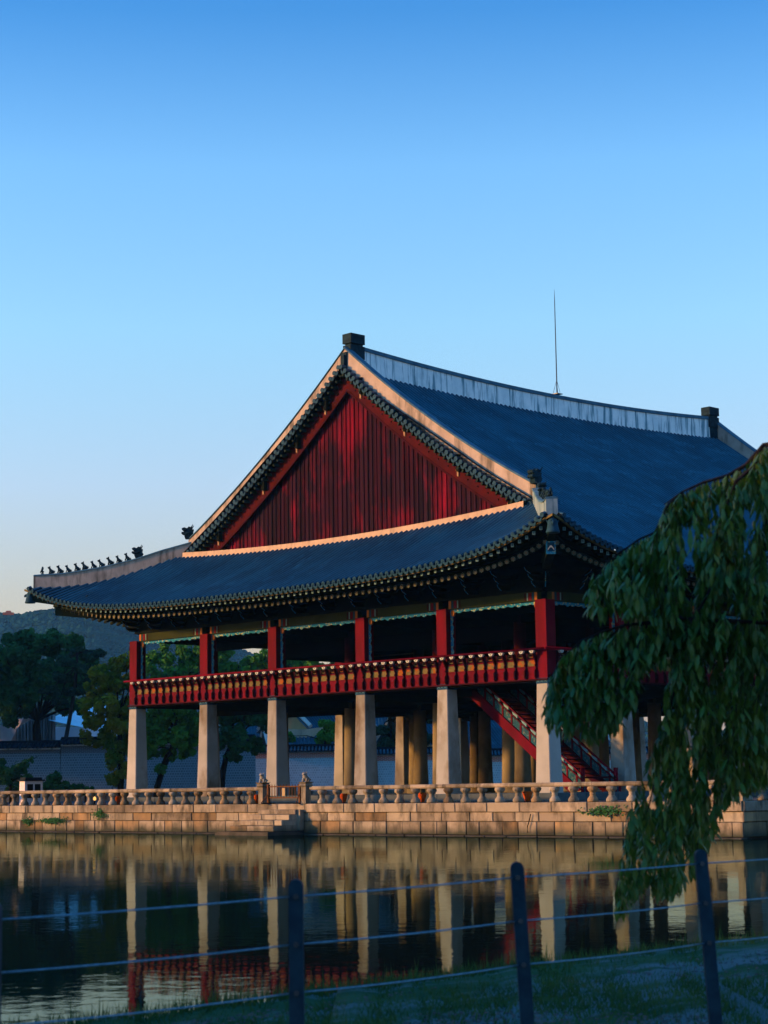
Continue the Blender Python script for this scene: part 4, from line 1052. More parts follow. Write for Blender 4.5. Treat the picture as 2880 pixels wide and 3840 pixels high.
# trees
def leafcloud(blobs, n, size, seed, droop=.0, flat=1.0):
    rr = random.Random(seed); b_ = MB(); vol = [r_ ** 2 for _, r_ in blobs]; tot = sum(vol)
    for (c, r_), v_ in zip(blobs, vol):
        subs = [(Vector((rr.gauss(0, 1), rr.gauss(0, 1), rr.gauss(0, 1))).normalized() * r_ * rr.uniform(.45, .95), r_ * rr.uniform(.25, .45)) for _ in range(9)] + [(Vector((0, 0, 0)), r_ * .7)]
        for _ in range(int(n * v_ / tot)):
            so, sr = rr.choice(subs)
            d = Vector((rr.gauss(0, 1), rr.gauss(0, 1), rr.gauss(0, 1))).normalized()
            p_ = so + d * sr * rr.uniform(.55, 1.08); p_.z *= flat; p_ = c + p_
            nn = (d + Vector((rr.gauss(0, .5), rr.gauss(0, .5), rr.gauss(0, .5) + .3))).normalized()
            a = nn.cross(Vector((rr.gauss(0, 1), rr.gauss(0, 1), rr.gauss(0, 1)))).normalized(); e = nn.cross(a); s_ = size * rr.uniform(.5, 1.2)
            b_.add([p_ - a * s_, p_ - e * s_ * .6 + nn * s_ * .15, p_ + a * s_, p_ + e * s_ * .6 + nn * s_ * .15], [(0, 1, 2, 3)])
    return b_
def tree(name, label, base, trunk, blobs_px, Z, n, size, mt, seed, r0=.3, group='trees around the palace wall', flat=1.0, bark='bark_dark'):
    n = int(n * 1.5); size = size * 1.12; blobs_px = [(a, b_, c * 1.12) for a, b_, c in blobs_px]
    base = Vector(base); t = thing(name, label, 'tree', base, group); rr = random.Random(seed)
    blobs = []
    for px, py, rpx in blobs_px: blobs.append((V(px, py, Z + rr.uniform(-1, 1) * rpx / FPX * Z * .8), rpx / FPX * Z))
    tp = [base] + [V(px, py, Z) for px, py in trunk]
    tm = MB().tube(tp, [r0 * (1 - .55 * k / len(tp)) for k in range(len(tp))], 8); build('trunk', tm, M[bark], t, smooth=True)
    br = MB(); top = tp[-1]
    for c, r_ in blobs:
        q = tp[-1] if c.z > tp[-1].z - 1 else tp[max(0, len(tp) - 2)]
        mid = q.lerp(c, .5) + Vector((rr.uniform(-.2, .2), rr.uniform(-.2, .2), .25)); br.tube([q, mid, c, c + (c - mid) * .5], [r0 * .35, r0 * .22, r0 * .12, .02], 5)
    tag(build('branches', br, M[bark], t, smooth=True), kind='stuff')
    tag(build('crown', leafcloud(blobs, n, size, seed, flat=flat), M[mt], t), kind='stuff')
def gb_(px, Z): return W2(px, Z, 1.21)
tree('broadleaf_tree', 'large dark spreading tree with a forked trunk above the far left wall', gb_(140, 168), [(140, 2780), (138, 2720), (142, 2700)],
     [(20, 2470, 75), (105, 2430, 70), (190, 2415, 62), (270, 2440, 55), (60, 2540, 80), (160, 2520, 80), (250, 2540, 65), (330, 2480, 45), (20, 2620, 60), (110, 2600, 55), (230, 2620, 50), (40, 2690, 35), (320, 2570, 40), (300, 2650, 30), (-40, 2560, 80), (200, 2570, 60), (90, 2670, 22)], 168, 15000, .26, 'leaf_dark', 1, .42)
tree('pine_tree', 'tall thin leaning pine with layered dark needles right of the spreading tree', gb_(240, 160), [(248, 2765), (262, 2690), (280, 2590), (287, 2500), (290, 2450)],
     [(290, 2440, 34), (340, 2460, 40), (250, 2480, 40), (310, 2510, 42), (370, 2450, 26), (230, 2540, 40), (330, 2560, 40), (190, 2590, 34), (275, 2590, 40), (220, 2630, 26), (340, 2620, 30)], 160, 6500, .20, 'leaf_pine', 2, .2, flat=.45, bark='bark')
tree('broadleaf_tree', 'yellowing green tree directly left of the leftmost stone column', gb_(450, 138), [(455, 2900), (450, 2800), (445, 2700)],
     [(480, 2475, 38), (445, 2500, 32), (380, 2530, 42), (440, 2570, 50), (355, 2600, 38), (320, 2640, 32), (400, 2640, 50), (470, 2650, 45), (350, 2700, 40), (430, 2720, 50), (390, 2780, 40), (460, 2800, 42), (320, 2770, 26), (420, 2850, 34), (500, 2560, 40), (470, 2890, 34), (430, 2925, 30), (490, 2760, 36)], 138, 11000, .17, 'leaf_gold', 3, .25)
tree('broadleaf_tree', 'dark tree with slanting trunk seen between the two leftmost stone columns', gb_(585, 136), [(590, 2950), (612, 2880), (645, 2810), (655, 2740)],
     [(590, 2690, 45), (650, 2670, 50), (710, 2700, 42), (600, 2760, 42), (670, 2760, 45), (720, 2780, 30), (640, 2830, 32), (570, 2820, 32), (700, 2640, 45), (580, 2640, 45), (700, 2820, 30), (740, 2720, 36), (560, 2740, 36), (600, 2880, 20)], 136, 7500, .17, 'leaf_green', 4, .26)
tree('broadleaf_tree', 'bright green tree showing through the leftmost upper opening of the pavilion', gb_(660, 175), [(660, 2750), (655, 2600)],
     [(780, 2450, 40), (830, 2450, 36), (560, 2470, 38), (620, 2450, 40), (690, 2440, 42), (745, 2460, 35), (560, 2530, 42), (640, 2520, 48), (720, 2520, 48), (600, 2590, 50), (700, 2590, 50), (810, 2490, 38), (860, 2510, 35), (940, 2490, 40), (1010, 2480, 45), (1090, 2490, 45), (1170, 2500, 45), (1250, 2500, 45), (1330, 2500, 45), (1400, 2510, 45), (1480, 2510, 45)], 175, 8000, .24, 'leaf_green', 5, .3)
tree('broadleaf_tree', 'dark drooping tree with slanting trunk seen between the second and third stone columns', gb_(825, 140), [(835, 2900), (850, 2830), (880, 2770)],
     [(850, 2690, 48), (920, 2680, 45), (980, 2700, 40), (840, 2760, 45), (900, 2770, 42), (960, 2790, 30), (875, 2840, 26), (860, 2640, 45), (940, 2640, 45), (1000, 2640, 40)], 140, 8000, .17, 'leaf_dark', 6, .26)
tree('broadleaf_tree', 'mid green tree behind the upper railing in the third and fourth openings', gb_(900, 185), [(900, 2760), (905, 2650)],
     [(850, 2540, 45), (910, 2520, 45), (970, 2540, 42), (1080, 2530, 42), (1150, 2520, 45), (1210, 2540, 40), (1300, 2560, 45), (1020, 2560, 40), (1100, 2590, 50), (950, 2610, 50)], 185, 7000, .26, 'leaf_dark', 7, .3)
tree('garden_shrub', 'round green bush above the red brick wall left of the fourth stone column', gb_(1220, 162), [(1220, 2820), (1220, 2780)],
     [(1225, 2720, 30), (1215, 2770, 32), (1250, 2750, 34), (1085, 2760, 22)], 162, 2500, .17, 'leaf_green', 8, .15, group='bushes by the palace wall')
tree('pine_tree', 'pine with flat green layers seen between the fourth and fifth stone columns', gb_(1462, 168), [(1465, 2800), (1462, 2700), (1458, 2640)],
     [(1440, 2670, 32), (1490, 2660, 30), (1430, 2740, 36), (1480, 2750, 38), (1450, 2790, 38), (1540, 2740, 40), (1600, 2690, 45), (1610, 2770, 40), (1700, 2720, 40), (1680, 2800, 30)], 168, 7000, .2, 'leaf_pine', 9, .22, flat=.5)
tree('garden_shrub', 'tall dark bush behind the balustrade at the far left edge', gb_(40, 128), [(40, 2950), (40, 2930)],
     [(20, 2900, 45), (75, 2880, 32), (-30, 2880, 45), (110, 2930, 22), (60, 2945, 40), (118, 2850, 9)], 128, 4000, .12, 'leaf_dark', 10, .1, group='bushes by the palace wall')
tree('garden_shrub', 'low dark bush just right of the white booth', gb_(210, 126), [(210, 2970), (210, 2960)],
     [(190, 2935, 28), (235, 2950, 28), (215, 2910, 18), (275, 2955, 18), (160, 2955, 20)], 126, 2600, .12, 'leaf_dark', 11, .08, group='bushes by the palace wall')
tree('garden_shrub', 'thin bare-looking bush between the first column and the wall behind it', gb_(320, 126), [(320, 2970), (318, 2965)],
     [(310, 2965, 20), (340, 2970, 16)], 126, 800, .12, 'leaf_dark', 12, .06, group='bushes by the palace wall')

# white marquee behind the left wall
t = thing('marquee', 'large white marquee with draped side behind the left palace wall', 'tent', W2(230, 185, 1.2))
def P3(px, py, Z): return V(px, py, Z)
build('canopy', MB().add([P3(250, 2665, 195), P3(420, 2640, 205), P3(450, 2740, 190), P3(310, 2728, 180), P3(180, 2700, 182)], [(4, 3, 0), (0, 3, 2, 1)]), M['fabric'], t)
build('side_wall', MB().add([P3(208, 2725, 181), P3(330, 2727, 180), P3(330, 2960, 180), P3(208, 2960, 181)], [(0, 3, 2, 1)]).add([P3(330, 2727, 180), P3(450, 2738, 190), P3(450, 2960, 190), P3(330, 2960, 180)], [(0, 3, 2, 1)]), M['fabric'], t)
rows_ = [[], []]
for k in range(61):
    px = 60 + 148 * k / 60; zz = 183 + .35 * math.sin(k * 1.3) + .15 * math.sin(k * 3.1); top = 2740 - 60 * math.sin(max(0, min(1, (px - 50) / 150)) * math.pi * .55)
    rows_[0].append(P3(px, top, zz - .3)); rows_[1].append(P3(px + 6 * math.sin(k), 2960, zz))
build('drape', MB().grid(rows_), M['drape'], t, smooth=True)
build('canopy', MB().add([P3(-60, 2740, 200), P3(90, 2690, 195), P3(200, 2700, 196), P3(210, 2960, 196), P3(-60, 2960, 200)], [(0, 4, 3, 2, 1)]), M['drape'], t)

# distant hanok roofs
def hanok(name, label, px, Z, zbase, wid, dep, wallh, roofh, ang, mtw):
    c = W2(px, Z, 1.2); t = thing(name, label, 'building', c, 'tiled palace buildings behind the wall')
    ax = (lat * math.cos(ang) + fwd * math.sin(ang)); ay = Vector((-ax.y, ax.x, 0)); up = Vector((0, 0, 1))
    q = lambda x, y, z: Vector((c.x, c.y, 0)) + ax * x + ay * y + up * z
    hw_, hd = wid / 2, dep / 2
    build('wall', MB().hexa([q(-hw_, -hd, 1.2), q(hw_, -hd, 1.2), q(hw_, hd, 1.2), q(-hw_, hd, 1.2)], [q(-hw_, -hd, wallh), q(hw_, -hd, wallh), q(hw_, hd, wallh), q(-hw_, hd, wallh)]), M[mtw], t)
    build('gable', MB().add([q(hw_ - .3, -hd, wallh), q(hw_ - .3, hd, wallh), q(hw_ - .3, 0, roofh - .3), q(-hw_ + .3, -hd, wallh), q(-hw_ + .3, hd, wallh), q(-hw_ + .3, 0, roofh - .3)], [(0, 1, 2), (3, 5, 4)]), M['cream'], t)
    for sg in (-1, 1):
        rows_ = []
        for k in range(9):
            f = k / 8; y_ = sg * (hd + 1.1) * (1 - f); z_ = wallh - .1 + (roofh - wallh + .1) * (f ** 1.25)
            rows_.append([q(-hw_ - .9 + (2 * hw_ + 1.8) * i / 16, y_, z_ + .5 * ((i - 8) / 8) ** 2) for i in range(17)])
        build('roof', MB().grid(rows_), M['tile'], t, smooth=True)
        tr_ = MB(); n_ = int((2 * hw_ + 1.8) / .33)
        for i in range(n_ + 1):
            fx = -1 + 2 * i / n_; pts = []
            for k in range(9):
                f = k / 8; pts.append(q((hw_ + .9) * fx, sg * (hd + 1.1) * (1 - f), wallh - .1 + (roofh - wallh + .1) * (f ** 1.25) + .5 * fx * fx + .03))
            tr_.tube(pts, .09, 5)
        tag(build('roof_tiles', tr_, M['tile'], t, smooth=True), kind='stuff')
    rp_ = MB()
    for k in range(16):
        f0, f1 = -1 + 2 * k / 16, -1 + 2 * (k + 1) / 16
        a0, a1 = roofh + .5 * f0 * f0, roofh + .5 * f1 * f1; W_ = hw_ + .9
        rp_.hexa([q(W_ * f0, -.18, a0 - .1), q(W_ * f1, -.18, a1 - .1), q(W_ * f1, .18, a1 - .1), q(W_ * f0, .18, a0 - .1)], [q(W_ * f0, -.18, a0 + .6), q(W_ * f1, -.18, a1 + .6), q(W_ * f1, .18, a1 + .6), q(W_ * f0, .18, a0 + .6)])
    build('ridge', rp_, M['plaster_warm'], t)
    for sg in (-1, 1):
        for s2 in (-1, 1):
            vb = MB().tube([q(s2 * (hw_ + .85), 0, roofh + .9), q(s2 * (hw_ + .85), sg * (hd + 1.0) * .5, wallh + (roofh - wallh) * .42 + .85), q(s2 * (hw_ + .85), sg * (hd + 1.0), wallh + .75)], .22, 4); build('verge_ridge', vb, M['white'], t)
hanok('tiled_building', 'small tiled building with cream gable wall seen between the third and fourth columns', 1190, 172, 0, 5.5, 5.5, 6.6, 9.3, .7, 'cream')
hanok('tiled_building', 'large blue-grey tiled roof rising behind the small cream gabled building', 1290, 200, 0, 22, 10, 7.0, 12.5, .1, 'red_dark')
hanok('tiled_building', 'low dark tiled roof just above the red brick wall between the third and fourth columns', 1125, 164, 0, 4.2, 3, 5.0, 6.4, .2, 'red_dark')
hanok('tiled_building', 'tiled roof glimpsed through the gap beneath the red staircase', 1850, 185, 0, 18, 9, 5.4, 9.4, .5, 'red_dark')

# mountain
prof = [(-900, 2470), (-300, 2345), (-60, 2312), (0, 2306), (60, 2310), (110, 2303), (180, 2296), (250, 2288), (350, 2300), (480, 2345), (620, 2400), (760, 2430), (900, 2450), (1300, 2560), (2200, 2700), (3600, 2800)]
def ptop(px):
    for (a, za), (b2, zb2) in zip(prof, prof[1:]):
        if px <= b2: return za + (zb2 - za) * (px - a) / (b2 - a)
    return prof[-1][1]
rows_ = []
for j in range(13):
    f = j / 12; Z = 780 + 460 * f; row = []
    for i in range(91):
        px = -900 + 4500 * i / 90; zt = V(px, ptop(px), 1240).z
        p_ = V(px, 2960, Z); zz = 1 + (zt - 1) * (f ** .85) + 3 * math.sin(px * .013 + j) * f * (1 - f) * 3
        row.append((p_.x, p_.y, zz))
    rows_.append(row)
row = []
for i in range(91):
    px = -900 + 4500 * i / 90; p_ = V(px, 2960, 1800); row.append((p_.x, p_.y, 0))
rows_.append(row)
mtn = MB().grid(rows_)
tag(build('hill', mtn, M['forest'], smooth=True), kind='structure')
rr = random.Random(5); fo = MB()
ico = []
def crown_pts(c, r_, rr_):
    rings = []
    for k, (zf, rf) in enumerate(((-.5, .75), (.1, 1.0), (.6, .72), (.9, .3))):
        rings.append([c + Vector((math.cos(a + k) * r_ * rf * rr_.uniform(.75, 1.2), math.sin(a + k) * r_ * rf * rr_.uniform(.75, 1.2), zf * r_ * rr_.uniform(.85, 1.15))) for a in [2 * math.pi * q / 7 for q in range(7)]])
    return rings
for i in range(6500):
    px = rr.uniform(-250, 1000) if i < 5500 else rr.uniform(1000, 3200); f = rr.random() ** .8; Z = 780 + 460 * f
    if i < 700: f = rr.uniform(.95, 1.0); Z = 780 + 460 * f
    zt = V(px, ptop(px), 1240).z; p_ = V(px, 2960, Z); zz = 1 + (zt - 1) * (f ** .85)
    r_ = rr.uniform(1.6, 3.4); c = Vector((p_.x, p_.y, zz + r_ * .3))
    rings = crown_pts(c, r_, rr); o = len(fo.v)
    for q in rings: fo.v += [tuple(v) for v in q]
    for k in range(3):
        for j in range(7):
            a, b2 = o + k * 7 + j, o + k * 7 + (j + 1) % 7; fo.f.append((a, b2, b2 + 7, a + 7))
    fo.f.append(tuple(o + 21 + k for k in range(7)))
tag(build('hillside_forest', fo, M['forest']), 'blue-green wooded hillside behind the pavilion at left', 'forest', kind='stuff')
t = thing('hilltop_wall', 'tiny orange-lit building on the hilltop at the far left', 'building', V(45, 2300, 1235))
build('block', MB().hexa([V(10, 2306, 1236), V(52, 2306, 1236), V(52, 2306, 1242), V(10, 2306, 1242)], [V(10, 2296, 1236), V(52, 2296, 1236), V(52, 2296, 1242), V(10, 2296, 1242)]), M['cone'], t)
build('upper_block', MB().hexa([V(22, 2295.5, 1237), V(42, 2295.5, 1237), V(42, 2295.5, 1241), V(22, 2295.5, 1241)], [V(22, 2290, 1237), V(42, 2290, 1237), V(42, 2290, 1241), V(22, 2290, 1241)]), M['cone'], t)

# ------------------------------------------------------------------ foreground fence
fence = thing('wire_fence', 'dark low posts with three steel wires along the grassy pond bank in the foreground', 'fence', (75, -54.5, .27))
PP = [(74.42, -59.20, 1.29), (74.675, -57.365, 1.338), (74.947, -55.506, 1.379), (75.053, -53.726, 1.417), (75.109, -51.879, 1.438), (75.17, -50.05, 1.46), (75.2, -48.2, 1.48)]
lean = [0, 0, 0, -.05, -.06, 0, 0]
for i, (x, y, z) in enumerate(PP):
    b_ = MB(); pw = .042; rows_ = []
    prof_ = [(-pw, -1.3), (pw, -1.3)] + [(pw * math.cos(a), .055 + pw * math.sin(a)) for a in [math.pi * k / 8 for k in range(9)]]
    ax = lat; dn = fwd
    b_.extrude(prof_, -dn * .035, ax, Vector((0, 0, 1)), dn, .07)
    p_ = Vector((x, y, z)); o = ob('post', b_.mesh('post', M['post_paint']), fence, at=p_)
    if lean[i]: o.rotation_euler = Matrix.Rotation(lean[i] * .9, 3, dn).to_euler()
eye = MB().lathe([(-.012, .016), (.012, .016)], 8).mesh('wire_eyelet', M['metal'])
for i, (x, y, z) in enumerate(PP):
    for w_ in range(3):
        q = Vector((x, y, z - .27 * w_)) - lat * (.27 * w_ * lean[i] * .9) - fwd * .04
        ob('wire_eyelet', eye, fence, at=q, rot=(math.pi / 2, 0, math.atan2(fwd.y, fwd.x) + math.pi / 2))
for w_ in range(3):
    for i in range(len(PP) - 1):
        a, b2 = Vector(PP[i]), Vector(PP[i + 1]); pts = []
        for k in range(9):
            f = k / 8; p_ = a.lerp(b2, f) - fwd * .045 * 0; p_ = p_ + Vector((0, 0, -.27 * w_ - .006 * 4 * f * (1 - f) * (1 + w_ * .6)))
            sx = [lean[i], lean[i + 1]]; p_ += lat * (-.27 * w_ * (sx[0] * (1 - f) + sx[1] * f) * .9) * -1 * -1
            pts.append(p_)
        build('wire', MB().tube(pts, .0055, 6), M['wire'], fence, smooth=True)

# grass on the bank (nobody could count it)
rr = random.Random(9); gr = MB()
for i in range(60000):
    px = rr.uniform(-200, 3100); py = rr.uniform(3480, 3990)
    p_ = onz(px, py, ZB + .02)
    # inside the bank?
        # distance along view: shoreline depth at this px by interpolation of the image line
    ys = [(-900, 3990), (-250, 3905), (422, 3817), (870, 3758), (1300, 3700), (1650, 3655), (1995, 3610), (2440, 3562), (2880, 3514), (3400, 3465)]
    yl = 3990
    for (x0, y0), (x1, y1) in zip(ys, ys[1:]):
        if x0 <= px <= x1: yl = y0 + (y1 - y0) * (px - x0) / (x1 - x0)
    if py < yl - 2: continue
    edge = py < yl + 25
    pn = math.sin(p_.x * 1.3 + 2 * math.sin(p_.y * .7)) + math.sin(p_.y * 1.1 + p_.x * .6) + rr.gauss(0, .5)
    if not edge and pn < -.1 and rr.random() < .85: continue
    hgt = rr.uniform(.025, .065) * (2.0 if edge else 1); 
    if edge and rr.random() < .06: hgt *= 2
    a = rr.uniform(0, 6.28); w_ = rr.uniform(.004, .009); dx, dy = math.cos(a) * w_, math.sin(a) * w_; tx, ty = rr.gauss(0, .03), rr.gauss(0, .03)
    z = p_.z
    gr.add([(p_.x - dx, p_.y - dy, z - .02), (p_.x + dx, p_.y + dy, z - .02), (p_.x + tx, p_.y + ty, z + hgt)], [(0, 1, 2)])
tag(build('bank_grass', gr, M['grass']), 'short dark green grass on the near pond bank', 'grass', kind='stuff')
# gravel scatter
gv = MB()
for i in range(9000):
    px = rr.uniform(-200, 3100); f = rr.random(); py = rr.uniform(3540, 3990); p_ = onz(px, py, ZB + .03)
    pn = math.sin(p_.x * 1.3 + 2 * math.sin(p_.y * .7)) + math.sin(p_.y * 1.1 + p_.x * .6)
    yl = 3990
    for (x0, y0), (x1, y1) in zip(ys, ys[1:]):
        if x0 <= px <= x1: yl = y0 + (y1 - y0) * (px - x0) / (x1 - x0)
    if py < yl + 50 or pn > -.1: continue
    s_ = rr.uniform(.005, .016); c = Vector((p_.x, p_.y, ZB + .035))
    gv.hexa([c + Vector((-s_, -s_ * .7, 0)), c + Vector((s_, -s_, 0)), c + Vector((s_ * .8, s_, 0)), c + Vector((-s_, s_ * .8, 0))], [c + Vector((-s_ * .6, -s_ * .5, s_ * .7)), c + Vector((s_ * .6, -s_ * .6, s_ * .6)), c + Vector((s_ * .5, s_ * .6, s_ * .8)), c + Vector((-s_ * .6, s_ * .5, s_ * .6))])
tag(build('bank_gravel', gv, M['gravel']), 'pale gravel patches on the near pond bank', 'gravel', kind='stuff')

# ------------------------------------------------------------------ weeping tree at the right
rr = random.Random(21)
K = 2880 / 1659
wt = thing('weeping_tree', 'weeping tree with long drooping leafy branches hanging over the pond at the right', 'tree', onz(3450, 3560, .25))
TZ = 16.0
base = ORG[wt.name]
trunk = [base, base + Vector((0, 0, 1.6)) - lat * .1, base + Vector((0, 0, 3.4)) - lat * .35, base + Vector((0, 0, 4.9)) - lat * .5, base + Vector((0, 0, 5.9)) - lat * .2, base + Vector((0, 0, 6.5)) + lat * .3]
build('trunk', MB().tube(trunk, [.26, .2, .17, .14, .08, .02], 12), M['bark'], wt, smooth=True)
def vv(x, y, z=TZ): return V(x * K, y * K, z)
branches = [
    ([(1980, 1100), (1800, 985), (1700, 955), (1650, 962), (1612, 1005), (1570, 1028), (1520, 1042), (1475, 1062), (1435, 1090)], .035, .005, 16.2),
    ([(1650, 962), (1625, 1010), (1590, 1040), (1572, 1090), (1545, 1160), (1520, 1230)], .02, .006, 15.8),
    ([(1570, 1150), (1558, 1230), (1520, 1300), (1495, 1340), (1470, 1380)], .02, .006, 15.6),
    ([(1475, 1062), (1440, 1095), (1415, 1150), (1380, 1165), (1345, 1190), (1310, 1215), (1285, 1260)], .012, .005, 16.0),
    ([(1800, 1340), (1640, 1345), (1530, 1340), (1470, 1335), (1400, 1345), (1350, 1350), (1300, 1365), (1255, 1385), (1215, 1420), (1190, 1465)], .02, .006, 15.7),
    ([(1350, 1350), (1310, 1380), (1270, 1430), (1250, 1470)], .010, .004, 15.6),
    ([(1400, 1345), (1375, 1400), (1360, 1460)], .008, .004, 15.5),
    ([(1650, 962), (1655, 1080), (1648, 1250), (1640, 1450), (1630, 1650)], .03, .006, 16.3),
    ([(1700, 1000), (1680, 1150), (1600, 1350), (1560, 1550), (1540, 1750)], .02, .005, 16.6),
    ([(1470, 1380), (1455, 1500), (1430, 1620), (1400, 1750), (1370, 1850), (1350, 1950)], .010, .003, 15.9),
]
bm_ = None
for pts, r0, r1, z in branches:
    P_ = [vv(x, y, z + .1 * math.sin(i * 1.9)) for i, (x, y) in enumerate(pts)]
    if pts[0][0] in (1980, 1700, 1800): P_ = [trunk[3]] + P_
    build('branch', MB().tube(P_, [r0 + (r1 - r0) * i / (len(P_) - 1) for i in range(len(P_))], 7), M['bark'], wt, smooth=True)
# crown outlines in which strands may hang (photo columns used as a guide, built at real distance)
polys = [
    [(1700, 975), (1640, 985), (1600, 1020), (1555, 1038), (1490, 1056), (1440, 1088), (1412, 1120), (1402, 1160), (1345, 1185), (1300, 1212), (1268, 1262), (1266, 1305), (1300, 1318), (1350, 1318), (1400, 1330), (1440, 1400), (1440, 1500), (1420, 1590), (1395, 1640), (1375, 1700), (1350, 1780), (1345, 1850), (1328, 1920), (1340, 1960), (1395, 1900), (1440, 1930), (1500, 1870), (1525, 1820), (1560, 1740), (1600, 1700), (1630, 1690), (1700, 1660)],
    [(1460, 1335), (1390, 1350), (1330, 1352), (1280, 1378), (1225, 1415), (1195, 1455), (1180, 1500), (1170, 1530), (1195, 1560), (1240, 1580), (1290, 1585), (1330, 1560), (1362, 1480), (1380, 1440), (1440, 1420)],
    [(1310, 1890), (1350, 1870), (1375, 1900), (1350, 1950), (1330, 1975), (1312, 1960)],
]
def inside(x, y, pl):
    c = False; j = len(pl) - 1
    for i in range(len(pl)):
        if (pl[i][1] > y) != (pl[j][1] > y) and x < (pl[j][0] - pl[i][0]) * (y - pl[i][1]) / (pl[j][1] - pl[i][1]) + pl[i][0]: c = not c
        j = i
    return c
def in_any(x, y): return any(inside(x, y, q) for q in polys)
def leaf_shape():
    """one leaf: pointed oval with a folded midrib and a curved tip, length 1 along -Z"""
    v = [(0, 0, 0), (0, .02, -.28), (0, .03, -.55), (0, -.02, -.8), (0, -.10, -1.0), (.13, -.03, -.22), (.165, -.03, -.50), (.09, -.06, -.8), (-.13, -.03, -.22), (-.165, -.03, -.50), (-.09, -.06, -.8)]
    f = [(0, 1, 5), (1, 2, 6, 5), (2, 3, 7, 6), (3, 4, 7), (0, 8, 1), (1, 8, 9, 2), (2, 9, 10, 3), (3, 10, 4)]
    return v, f
LV, LF = leaf_shape()
leafm = MB().add(LV, LF).mesh('leaf', M['leaf_cherry'], True)
allv = []; twigs = MB()
cnt = 0; tries = 0
while cnt < 8600 and tries < 80000:
    tries += 1
    x, y = rr.uniform(1160, 1720), rr.uniform(970, 1980)
    if not in_any(x, y): continue
    if mnoise.noise(Vector((x / 42, y / 75, 3))) > (.14 if y < 1330 else .30): continue      # gaps between the sprays
    z = TZ + rr.uniform(-.75, .9)
    # strand of leaves hanging from here
    nl = rr.randint(3, 9); tw = []
    lx, ly = x, y; dxs = rr.gauss(-.05, .12)
    for k in range(nl):
        if not in_any(lx, ly): break
        tw.append(vv(lx, ly, z))
        p_ = vv(lx + rr.uniform(-3, 3), ly + rr.uniform(-2, 3), z + rr.uniform(-.05, .05))
        s_ = rr.uniform(.085, .15)
        allv.append((p_, s_, rr.uniform(0, 6.28), rr.uniform(-.1, .85), z)); cnt += 1
        ly += rr.uniform(7, 12); lx += dxs * 9
    if len(tw) > 1: twigs.tube(tw, .0028, 3, cap=False)
def strand(x, y, z, nl, step=9.5):
    tw = []; dxs = rr.gauss(-.03, .10)
    for k in range(nl):
        tw.append(vv(x, y, z)); p_ = vv(x + rr.uniform(-4, 4), y + rr.uniform(-2, 3), z + rr.uniform(-.05, .05))
        allv.append((p_, rr.uniform(.085, .15), rr.uniform(0, 6.28), rr.uniform(-.1, .9), z)); y += rr.uniform(.75, 1.25) * step; x += dxs * 9
    if len(tw) > 1: twigs.tube(tw, .0028, 3, cap=False)
for bi, (pts, r0, r1, z) in enumerate(branches):      # sprays hanging straight from the branches
    if bi in (7, 8, 9): continue
    for (x0, y0), (x1, y1) in zip(pts, pts[1:]):
        if x0 > 1780: continue
        for _ in range(max(4, int(math.hypot(x1 - x0, y1 - y0) / 3.2))):
            f = rr.random(); x, y = x0 + (x1 - x0) * f, y0 + (y1 - y0) * f
            if bi == 0 and x > 1600 and rr.random() < .6: continue
            strand(x, y + 2, z + rr.uniform(-.2, .2), rr.randint(2, 8))
for _ in range(420):                                    # the rest of the crown, right of the view
    x, y = rr.uniform(1720, 2420), rr.uniform(990, 1500)
    strand(x, y, 16.2 + rr.uniform(-1.2, 1.4), rr.randint(4, 10), 14)
tag(build('twigs', twigs, M['bark'], wt), kind='stuff')
allv.sort(key=lambda q: q[4] + (50 if (q[0] - CAM).dot(lat) > .19 * (q[0] - CAM).dot(fwd) else 0))
rest = MB()
def leafmat(q):
    p_, s_, a, tilt, z = q
    return Matrix.Translation(p_) @ Matrix.Rotation(a, 4, 'Z') @ Matrix.Rotation(tilt, 4, 'X') @ Matrix.Scale(s_, 4)
for i, q in enumerate(allv):
    mtx = leafmat(q)
    if i < 290:
        o = bpy.data.objects.new('leaf', leafm); col.objects.link(o); o.parent = wt
        o.matrix_local = Matrix.Translation(-ORG[wt.name]) @ mtx
    else: rest.add([mtx @ Vector(v) for v in LV], LF)
tag(build('foliage', rest, M['leaf_cherry'], wt, smooth=True), kind='stuff')

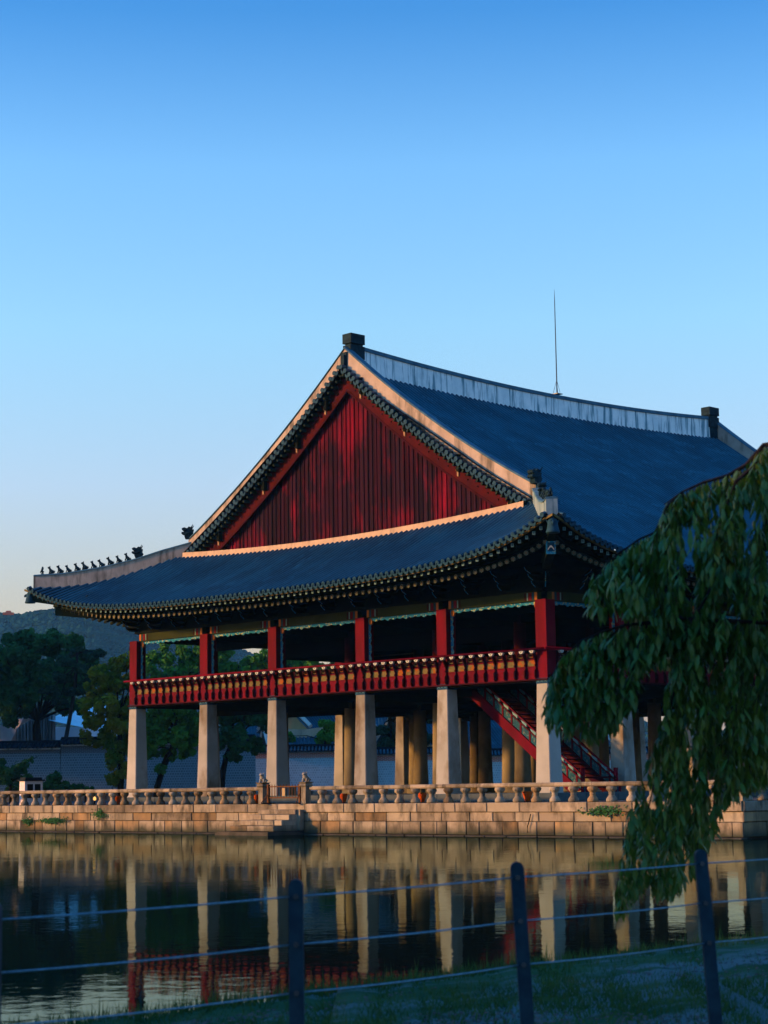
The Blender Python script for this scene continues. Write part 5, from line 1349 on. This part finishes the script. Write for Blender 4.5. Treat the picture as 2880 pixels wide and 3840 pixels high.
# ------------------------------------------------------------------ evening air
hz_ = bpy.data.materials.new('evening_haze'); hz_.use_nodes = True; n, l = hz_.node_tree.nodes, hz_.node_tree.links
n.remove(n['Principled BSDF']); pv = n.new('ShaderNodeVolumePrincipled'); pv.inputs['Color'].default_value = (.18, .62, 1, 1); pv.inputs['Density'].default_value = .00010
pv.inputs['Anisotropy'].default_value = .2
l.new(pv.outputs[0], n['Material Output'].inputs['Volume'])
hb = MB().box(-3200, 3100, -3200, 3600, -3.0, 130)
tag(build('haze', hb, hz_), kind='stuff')

# ------------------------------------------------------------------ trees outside the frame that shade the near bank and the palace wall
def off_tree(name, label, a, b, hgt, rad, n, size, mt, seed, z0=.25):
    rr = random.Random(seed); p = CAM + lat0 * a + fwd0 * b; p.z = z0
    t = thing(name, label, 'tree', p, 'tall trees standing left of the view')
    build('trunk', MB().tube([p, p + Vector((.2, .1, hgt * .4)), p + Vector((.1, .3, hgt * .75))], [.35, .28, .12], 10), M['bark_dark'], t, smooth=True)
    bl = [(p + Vector((rr.uniform(-rad, rad) * .7, rr.uniform(-rad, rad) * .7, hgt * rr.uniform(.22, .9))), rad * rr.uniform(.4, .62)) for _ in range(14)]
    tag(build('crown', leafcloud(bl, n, size, seed), M[mt], t), kind='stuff')
off_tree('broadleaf_tree', 'broad tree on the near bank left of the fence, outside the view', -12.5, 13.5, 10, 4.2, 6000, .30, 'leaf_dark', 41)
off_tree('broadleaf_tree', 'second broad tree on the near bank beyond the first, outside the view', -19, 19, 12, 4.5, 6000, .32, 'leaf_dark', 42)
off_tree('broadleaf_tree', 'third broad tree on the near bank behind the fence end, outside the view', -11, 6, 10, 4, 5000, .30, 'leaf_dark', 43)
for i in range(9):
    b = 122 + i * 11.5
    off_tree('broadleaf_tree', '%s tall dark tree of the row beyond the left end of the palace wall' % ('nearest second third fourth fifth sixth seventh eighth farthest'.split()[i]), -.195 * b - 16 - (i % 2) * 5, b, 19, 7, 3000, .9, 'leaf_dark', 60 + i, 1.2)
